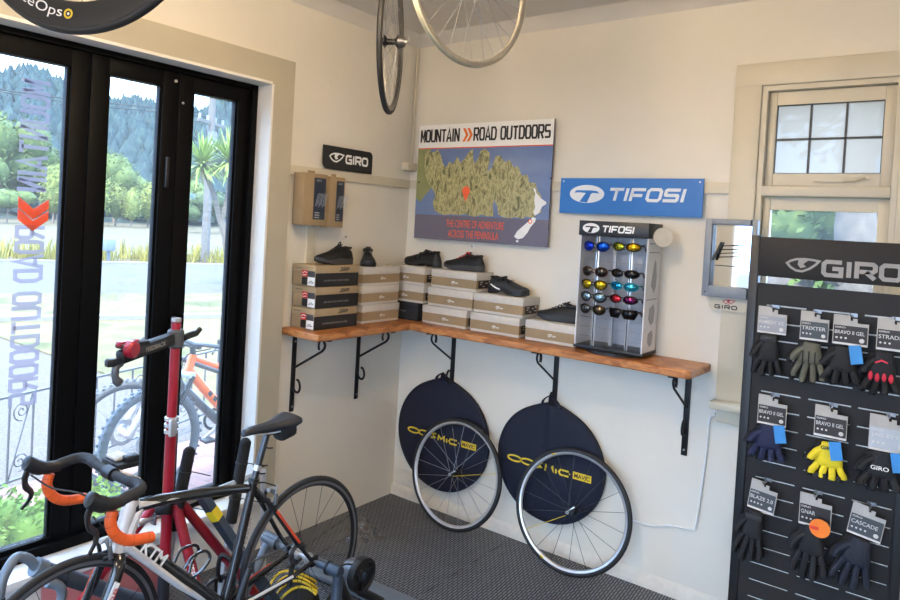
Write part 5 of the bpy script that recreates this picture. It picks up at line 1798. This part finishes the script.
def blob(mb, c, r, rnd, n=8, rough=.25):
    """lumpy crown piece"""
    vs, fs = [], []
    m = n//2+1
    ph = [rnd.uniform(0, 6) for _ in range(3)]
    for i in range(m+1):
        th = PI*i/m
        for j in range(n):
            wv = 2*PI*j/n
            q = 1+rough*(sin(3*wv+ph[0])*sin(2*th+ph[1])+.6*rnd.uniform(-1, 1))*sin(th)
            vs.append(V(c)+V((r[0]*sin(th)*cos(wv)*q, r[1]*sin(th)*sin(wv)*q, r[2]*cos(th)*(1+.1*rnd.uniform(-1, 1)))))
    for i in range(m):
        for j in range(n):
            fs.append((i*n+j, i*n+(j+1) % n, (i+1)*n+(j+1) % n, (i+1)*n+j))
    mb.add(vs, fs)
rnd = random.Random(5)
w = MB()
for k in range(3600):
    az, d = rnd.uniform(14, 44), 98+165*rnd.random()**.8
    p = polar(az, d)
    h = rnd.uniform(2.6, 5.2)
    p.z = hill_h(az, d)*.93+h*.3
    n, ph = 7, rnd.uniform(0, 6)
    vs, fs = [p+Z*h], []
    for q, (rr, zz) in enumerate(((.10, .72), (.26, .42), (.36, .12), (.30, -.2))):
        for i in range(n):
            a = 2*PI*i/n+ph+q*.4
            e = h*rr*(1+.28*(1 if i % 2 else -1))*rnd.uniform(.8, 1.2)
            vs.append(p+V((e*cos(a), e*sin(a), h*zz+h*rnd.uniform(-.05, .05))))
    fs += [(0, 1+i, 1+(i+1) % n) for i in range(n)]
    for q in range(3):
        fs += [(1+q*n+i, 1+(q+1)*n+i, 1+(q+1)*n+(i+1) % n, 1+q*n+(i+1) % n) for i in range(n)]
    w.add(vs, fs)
o = w.build('hill_forest', patch_mat('haze_tinted_forest', [(.25, (44, 74, 82)), (.5, (66, 98, 102)), (.75, (96, 126, 116))], .35, .95, alb=0.36), smooth=80)  # distance haze is put into the blue-green of the trees
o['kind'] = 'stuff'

LEAF = {}
def leafm(n, c1, c2, k=.30):
    if n not in LEAF:
        LEAF[n] = patch_mat('leaf_'+n, [(.3, c1), (.7, c2)], 3, .8, .0, 8, alb=k)
    return LEAF[n]
DG = leafm('deep', (66, 98, 46), (108, 134, 60))
MG = leafm('mid', (92, 128, 50), (144, 166, 70))
PG = leafm('pale', (140, 168, 64), (190, 200, 96))
GG = leafm('golden', (196, 160, 64), (220, 188, 92))
BARK = M('bark', (112, 100, 88), .9, bump=.4, scale=12)
def leafy(mb, c, r, n, size, rnd):
    """shell of small leaf clusters round an ellipsoid"""
    for k in range(n):
        a, b = rnd.uniform(0, 2*PI), math.acos(rnd.uniform(-.75, 1))
        q = rnd.uniform(.72, 1.08)
        p = V(c)+V((r[0]*sin(b)*cos(a), r[1]*sin(b)*sin(a), r[2]*cos(b)))*q
        u = V((rnd.uniform(-1, 1), rnd.uniform(-1, 1), rnd.uniform(-1, 1))).normalized()
        v = u.orthogonal().normalized()
        x = u.cross(v)
        s_ = size*rnd.uniform(.7, 1.3)
        mb.add([p-v*s_, p+x*s_*.5, p+v*s_, p-x*s_*.5], [(0, 1, 2, 3)])
def tree(az, d, h, wd_, mat, label, group, kind='round', seed=0):
    rn = random.Random(seed+int(az*100))
    p = polar(az, d)
    t = thing('tree', label, 'tree', (p.x, p.y, GZ+(0 if d < 95 else hill_h(az, d)*.93)), group=group)
    MB().tube([(0, 0, 0), (.02*h, 0, h*.3), (0, .01*h, h*.6)], [h*.025, h*.02, h*.012], 7).build('trunk', BARK, t)
    w = MB()
    if kind == 'poplar':
        blob(w, (0, 0, h*.56), (wd_*.42, wd_*.42, h*.40), rn, 10, .18)
        leafy(w, (0, 0, h*.56), (wd_*.5, wd_*.5, h*.45), 600, h*.035, rn)
    else:
        for k in range(7):
            c = V((rn.uniform(-.3, .3)*wd_, rn.uniform(-.3, .3)*wd_, h*rn.uniform(.45, .75)))
            r_ = (wd_*.26, wd_*.26, h*.2)
            blob(w, c, r_, rn, 10, .2)
            leafy(w, c, (wd_*.30, wd_*.30, h*.24), 280, h*.022, rn)
    w.build('foliage', mat, t, smooth=60)
    return t
GT = 'trees across the field'
for az, d, h, wd_, m, k in ((27.2, 74, 5.2, 2.6, PG, 'poplar'), (28.5, 76, 4.3, 2.0, PG, 'poplar'), (29.6, 75, 3.9, 2.0, PG, 'poplar'), (30.8, 77, 4.6, 2.2, PG, 'poplar'), (32.0, 76, 4.4, 2.2, PG, 'poplar'), (33.2, 78, 4.0, 2.0, PG, 'poplar'), (25.8, 75, 5.0, 2.6, PG, 'poplar'), (24.3, 76, 5.4, 2.6, PG, 'poplar')):
    tree(az, d, h, wd_, m, 'pale green poplar in the row at the far edge of the field', 'row of poplars across the field', k)
for az, d, h, wd_, m in ((18.5, 88, 10.5, 8.5, MG), (20.8, 90, 11.5, 8.5, MG), (22.6, 92, 9.6, 8, MG), (24.6, 90, 8.8, 7.5, MG), (26.6, 92, 9.4, 7.5, MG), (28.4, 90, 8.4, 7, MG), (31.5, 90, 6.0, 6, MG), (33.5, 91, 6.5, 6.5, MG)):
    tree(az, d, h, wd_, m, 'mid green round tree at the foot of the wooded hill', GT)
tree(32.6, 88, 5.6, 4.5, GG, 'golden-leaved shrub tree at the foot of the hill, seen through the middle pane', None)
tree(35.0, 66, 3.8, 4.2, DG, 'dark round bush across the field left of the power pole', None)
tree(36.2, 72, 4.4, 3.2, DG, 'dark narrow bush across the field right of the power pole', None)
for az in (17.4, 19.4, 21.4):
    tree(az, 70, 3.2, 3.6, MG, 'low green bush at the field edge, seen through the left pane', 'low bushes at the field edge')

# cabbage tree on the verge
t = thing('cabbage_tree', 'cabbage tree with two spiky green heads on the roadside verge', 'tree', (-11.45, 7.15, -.08))
TRK = M('cabbage_bark', (88, 82, 74), .9, bump=.5, scale=20)
fk = V((-.22, -.12, 1.75))
MB().tube(smooth_path([(0, 0, 0), (.02, .0, .6), (-.06, -.03, 1.2), fk], 5), [.13]*6+[.11]*5+[.09]*5, 10).build('trunk', TRK, t)
h1, h2 = V((-.58, -.50, 3.10)), V((-.16, .02, 3.22))
rn = random.Random(4)
for hp, R_, n in ((h1, .92, 190), (h2, .95, 190)):
    MB().tube(smooth_path([fk-V((0, 0, .1)), (fk+hp)/2+V((.05, .05, -.1)), hp], 5), [.07]*6+[.06]*4+[.05], 8).build('branch', TRK, t)
    w = MB()
    for k in range(n):
        a = rn.uniform(0, 2*PI)
        el = math.asin(rn.uniform(-.62, 1))
        d = V((cos(a)*cos(el), sin(a)*cos(el), sin(el)))
        sd_ = d.cross(Z)
        sd_ = sd_.normalized() if sd_.length > .01 else X
        L = R_*rn.uniform(.75, 1.1)
        droop = V((0, 0, -.16*L*cos(el)))
        p0, p1, p2 = hp+d*.05, hp+d*L*.55+droop*.2, hp+d*L+droop
        w.add([p0-sd_*.02, p0+sd_*.02, p1+sd_*.028, p1-sd_*.028, p2], [(0, 1, 2, 3), (3, 2, 4)])
    w.build('leaf_head', leafm('cabbage', (112, 150, 60), (186, 208, 104), .62), t, flat=True)
w = MB()
for k in range(60):
    a = rn.uniform(0, 2*PI)
    b0 = rn.choice((h1, h2))
    d = V((cos(a)*.3, sin(a)*.3, -.6*rn.uniform(.7, 1)))
    sd_ = V((-sin(a), cos(a), 0))
    w.add([b0-sd_*.015, b0+sd_*.015, b0+d], [(0, 1, 2)])
w.build('dry_skirt', M('dry_leaf', (176, 156, 112), .9), t, flat=True)

# power pole with wires
t = thing('power_pole', 'tall pale power pole beyond the road, behind the cabbage tree', 'pole', (-19.9, 12.4, -.1))
MB().tube([(0, 0, 0), (0, 0, 8.6)], [.17, .12], 12).build('pole', M('pole_wood', (92, 90, 86), .9), t)
MB().bar((-.45, .9, 5.35), (.45, -.9, 5.35), .10, .12).build('crossarm', M('pole_wood', 0), t)
for q in (-.9, -.3, .3, .9):
    MB().cyl((-.45*q, .9*q, 5.4), (-.45*q, .9*q, 5.6), .05, n=8).build('insulator', M('insulator_white', (120, 120, 118), .3), t)
MB().cyl((.25, -.1, 4.5), (.25, -.1, 5.0), .16, n=12).build('transformer', M('grey_paint', (88, 92, 96), .5), t)
for q in (-.9, .3):
    w = MB().tube(smooth_path([(-19.9-.45*q, 12.4+.9*q, 5.5), (-21.5-.45*q, 5+.9*q, 5.35), (-23-.45*q, -4+.9*q, 6.4), (-24, -20, 8)], 6), .02, 5)
    tag(w.build('power_line', CABLE), 'overhead wire running left from the power pole', 'wire', 'overhead wires')

t = thing('roadside_box', 'small pale blue box on a post beside the road', 'box', (-20.3, 8.75, -.1))
MB().box((0, 0, .28), (.10, .10, .56)).build('post', M('grey_paint', 0), t)
MB().box((0, 0, .62), (.3, .34, .42), bev=.02).build('box_body', M('pale_blue', (96, 110, 126), .5), t)

# iron railing at the edge of the paving
t = thing('iron_railing', 'grey iron railing with scrolls between the brick paving and the yard', 'railing', (-1.88, -1.6, GZ))
FE = M('railing_grey', (84, 88, 92), .5, .4)
fd2 = V((-2.2, -.55, 0))-V((-1.85, -1.8, 0))
fd2.normalize()
A0, A1 = -2.0, 2.6
hi, lo = .655, .09
MB().bar(fd2*A0+Z*hi, fd2*A1+Z*hi, .024, .014).build('top_rail', FE, t)
MB().bar(fd2*A0+Z*lo, fd2*A1+Z*lo, .024, .014).build('bottom_rail', FE, t)
for k in range(26):
    a = A0+.1+k*.176
    MB().cyl(fd2*a+Z*(.0 if k % 6 == 0 else lo), fd2*a+Z*(hi+.0), .008, n=6).build('baluster', FE, t)
for k in (1, 3, 7, 10, 13, 16, 19, 22):
    a = A0+.1+k*.176+.088
    for sg in (-1, 1):
        zc = (hi+lo)/2
        P = []
        for i in range(26):
            th = 2.2*PI*(i/25)**.8*1.6
            rr = .012+.055*(i/25)
            P.append(fd2*(a+sg*0+rr*cos(th)*sg)+Z*(zc+sg*.17+rr*sin(th)))
        MB().tube(P, .005, 5).build('scroll', FE, t)
    MB().tube([fd2*(a-.08)+Z*lo, fd2*(a+.08)+Z*hi], .005, 5).build('brace', FE, t)

# clipped shrub under the left pane
t = thing('green_shrub', 'bright green leafy shrub just outside the left door pane', 'shrub', (-.72, -2.35, GZ))
rn = random.Random(9)
w = MB()
for k in range(9):
    c = V((rn.uniform(-.12, .12), -.55+k*.14, .20+rn.uniform(-.02, .03)))
    blob(w, c, (.17, .17, .17), rn, 10, .15)
    leafy(w, c, (.22, .2, .22), 520, .019, rn)
w.build('foliage', leafm('shrub', (104, 150, 36), (190, 216, 76), .7), t, smooth=60)
MB().tube([(0, 0, 0), (0, 0, .2)], .03, 8).build('stem', BARK, t)
t = thing('green_shrub', 'sparse green shrub outside the left pane, further along the paving', 'shrub', (-.95, -2.95, GZ))
w = MB()
for k in range(4):
    c = V((rn.uniform(-.1, .1), -.2+k*.14, .2))
    blob(w, c, (.14, .14, .15), rn, 10, .15)
    leafy(w, c, (.2, .2, .2), 200, .03, rn)
w.build('foliage', leafm('shrub', 0, 0), t, smooth=60)

# mountain bikes parked outside
MTBT = M('mtb_tyre', (86, 92, 100), .8, bump=.4, scale=80)
def mountain_bike(loc, rotz, framem, label, name='mountain_bike'):
    """X forward, Y left, origin below the front axle; wheelbase 1.15 behind it"""
    t = thing(name, label, 'bicycle', loc, (0, 0, rotz), 'mountain bikes parked outside')
    Rw = .365
    for nm, x in (('front_wheel', 0), ('rear_wheel', -1.15)):
        wl = bpy.data.objects.new(nm, None)
        COL.objects.link(wl)
        wl.parent = t
        wl.location = (x, 0, Rw)
        wl.rotation_euler = (0, 0, PI/2)
        bike_wheel(wl, Rw, .027, .022, 16, M('mtb_rim', (70, 74, 80), .5, .3), MTBT, STEEL, SILVER, .5, hr=.024, wide=.014)
        MB().ring([(.09, -.032), (.09, -.030), (.06, -.030), (.06, -.032)], n=32).build('brake_disc', STEEL, wl)
        w = MB()
        for k in range(44):
            a = 2*PI*k/44
            for q in (-.016, .016):
                w.box(V((q, (Rw-.001)*cos(a+q*2), (Rw-.001)*sin(a+q*2))), (.016, .016, .012), MX.Rotation(a-PI/2, 3, 'X'))
        kn = w.build('tyre_knobs', MTBT, wl)
        kn['kind'] = 'stuff'
    SG = M('fork_silver', (176, 182, 190), .3, .5)
    ht, hb = V((-.285, 0, .90)), V((-.255, 0, .79))
    MB().tube([ht, hb], .028, 14).build('head_tube', framem, t)
    MB().tube([ht+V((0, 0, -.02)), (-.72, 0, .70)], .02, 12).build('top_tube', framem, t)
    MB().tube([hb+V((0, 0, .01)), (-.42, 0, .62), (-.70, 0, .34)], .032, 14).build('down_tube', framem, t)
    MB().tube([(-.70, 0, .34), (-.80, 0, .86)], .018, 12).build('seat_tube', FBK, t)
    for s_ in (-1, 1):
        MB().tube([(-.70, s_*.03, .36), (-1.15, s_*.07, Rw)], .013, 8).build('chain_stay', M('stay_grey', (110, 112, 112), .4, .3), t)
        MB().tube([(-.76, s_*.03, .72), (-1.15, s_*.07, Rw)], .012, 8).build('seat_stay', framem, t)
        MB().tube([(-.245, s_*.065, .77), (-.13, s_*.065, .56)], .017, 10).build('fork_stanchion', M('stanchion', (60, 62, 66), .2, .8), t)
        MB().tube([(-.145, s_*.065, .60), (0, s_*.065, Rw)], .024, 12).build('fork_lower', SG, t)
        MB().tube(smooth_path([(-.30, 0, .965), (-.29, s_*.15, .98), (-.32, s_*.33, .985)], 5), .013, 10).build('handlebar', BLACK, t)
        MB().tube([(-.313, s_*.25, .983), (-.33, s_*.36, .985)], .018, 10).build('grip', BLACK, t)
        MB().tube([(-.29, s_*.22, .975), (-.22, s_*.28, .955)], .007, 6).build('brake_lever', BLACK, t)
        MB().tube(smooth_path([(-.27, s_*.2, .97), (-.15, s_*.12, .93), (-.16, s_*.05, .80), (-.2, s_*.04, .7)], 5), .004, 5).build('cable', CABLE, t)
    MB().box((-.235, 0, .775), (.06, .15, .04), bev=.012).build('fork_crown', SG, t)
    MB().tube([ht, (-.28, 0, .955)], .02, 10).build('stem', BLACK, t)
    rings = []
    for x, hw_, z in ((-.68, .02, .93), (-.75, .03, .935), (-.85, .06, .945), (-.93, .07, .955), (-.95, .05, .955)):
        rings.append([V((x, hw_*cos(a), z+.022*sin(a))) for a in [2*PI*k/12 for k in range(12)]])
    MB().loft(rings).build('saddle', BLACK, t)
    MB().tube([(-.79, 0, .84), (-.815, 0, .93)], .014, 10).build('seatpost', BLACK, t)
    MB().ring([(.085, -.004), (.085, .004), (.065, .004), (.065, -.004)], (-.70, -.05, .34), (0, 1, 0), 28).build('chainring', DSTEEL, t)
    for s_ in (-1, 1):
        MB().bar((-.70, s_*.07, .34), (-.70+s_*.14, s_*.08, .34-s_*.09), .022, .012, up=(0, 1, 0)).build('crank_arm', SILVER, t)
        MB().box((-.70+s_*.14, s_*.13, .34-s_*.09), (.09, .09, .02), bev=.004).build('pedal', BLACK, t)
    if framem is ORANGEP:
        dd = (V((-.70, 0, .34))-V((-.42, 0, .62))).normalized()
        for k in range(5):
            c = V((-.42, 0, .62))+dd*(.0+.06*k)
            MB().box(c+V((0, .032, 0)), (.034, .003, .03), MX.Rotation(math.atan2(-dd.z, dd.x), 3, 'Y')).build('frame_graphic', DSTEEL, t)
        MB().box((-.62, .0, .80), (.16, .09, .10), MX.Rotation(rad(-20), 3, 'Y'), bev=.03).build('frame_bag', M('bag_black', 0), t)
    return t
mountain_bike((-1.0, -1.225, GZ+.075), -PI/2+rad(3), ORANGEP, 'orange mountain bike parked outside, nearest the door')
mountain_bike((-1.42, -1.17, GZ+.03), -PI/2-rad(6), M('mtb_dark', (52, 56, 62), .3, coat=.4), 'dark mountain bike parked outside behind the orange one')

# ---- behind the back window
t = thing('garden_tree', 'broad grey tree trunk outside the back window', 'tree', (2.12, 5.0, -.1))
MB().tube(smooth_path([(0, 0, 0), (.0, 0, 1.2), (-.03, 0, 1.6), (-.06, 0, 2.2), (-.12, .1, 3.4)], 4), [.34]*4+[.25]*4+[.20]*5+[.17]*3+[.12], 14).build('trunk', M('garden_bark', (84, 77, 70), .9, var=.35, scale=9, bump=.6), t)
MB().tube(smooth_path([(-.02, 0, 1.5), (-.3, -.1, 1.75), (-.62, -.1, 1.72)], 4), [.16]*4+[.13]*4+[.08], 10).build('branch', M('garden_bark', 0), t)
w = MB()
rn = random.Random(21)
for k in range(10):
    c = V((rn.uniform(-1.6, 1.2), rn.uniform(.2, 1.2), rn.uniform(3.2, 3.9)))
    leafy(w, c, (.6, .5, .35), 150, .07, rn)
w.build('foliage', PG, t, smooth=60)
t = thing('garden_stump', 'pointed grey stump among the leaves outside the back window', 'stump', (1.45, 5.1, -.1))
MB().lathe([(.45, 0), (.40, .9), (.26, 1.5), (.12, 1.85), (.03, 1.98), (0, 2.0)], (0, 0, 0), Z, 12).build('stump_body', M('garden_bark', 0), t)
for k, (x, y, z, lab) in enumerate(((1.0, 6.2, 2.35, 'leafy garden bush behind the grey stump'), (1.75, 7.2, 2.55, 'tall leafy garden bush behind the broad trunk'), (2.3, 6.7, 2.5, 'leafy garden bush right of the broad trunk'), (1.75, 4.3, 1.15, 'low leafy bush in front of the broad trunk'))):
    t = thing('garden_bush', lab, 'bush', (x, y, -.1), group='bushes outside the back window')
    w = MB()
    rn = random.Random(40+k)
    for q in range(12):
        c = V((rn.uniform(-.75, .75), rn.uniform(-.3, .3), z*(.45+.55*q/11)))
        blob(w, c, (.40, .34, .36), rn, 10, .2)
        leafy(w, c, (.5, .44, .46), 200, .06, rn)
    w.build('foliage', leafm('garden', (70, 118, 24), (150, 180, 54), .22), t, smooth=60)
    MB().tube([(0, 0, 0), (0, 0, .5)], .04, 8).build('stem', BARK, t)
fc = MB().box((12, -28, -.14), (40, 43, .08)).build('added_ground', ASPH)  # unseen asphalt added to cut the bluish light rising from below
struct(fc)
lw = MB().box((4, 30, -.14), (40, 59, .08)).build('back_lawn', LAWN)
struct(lw)
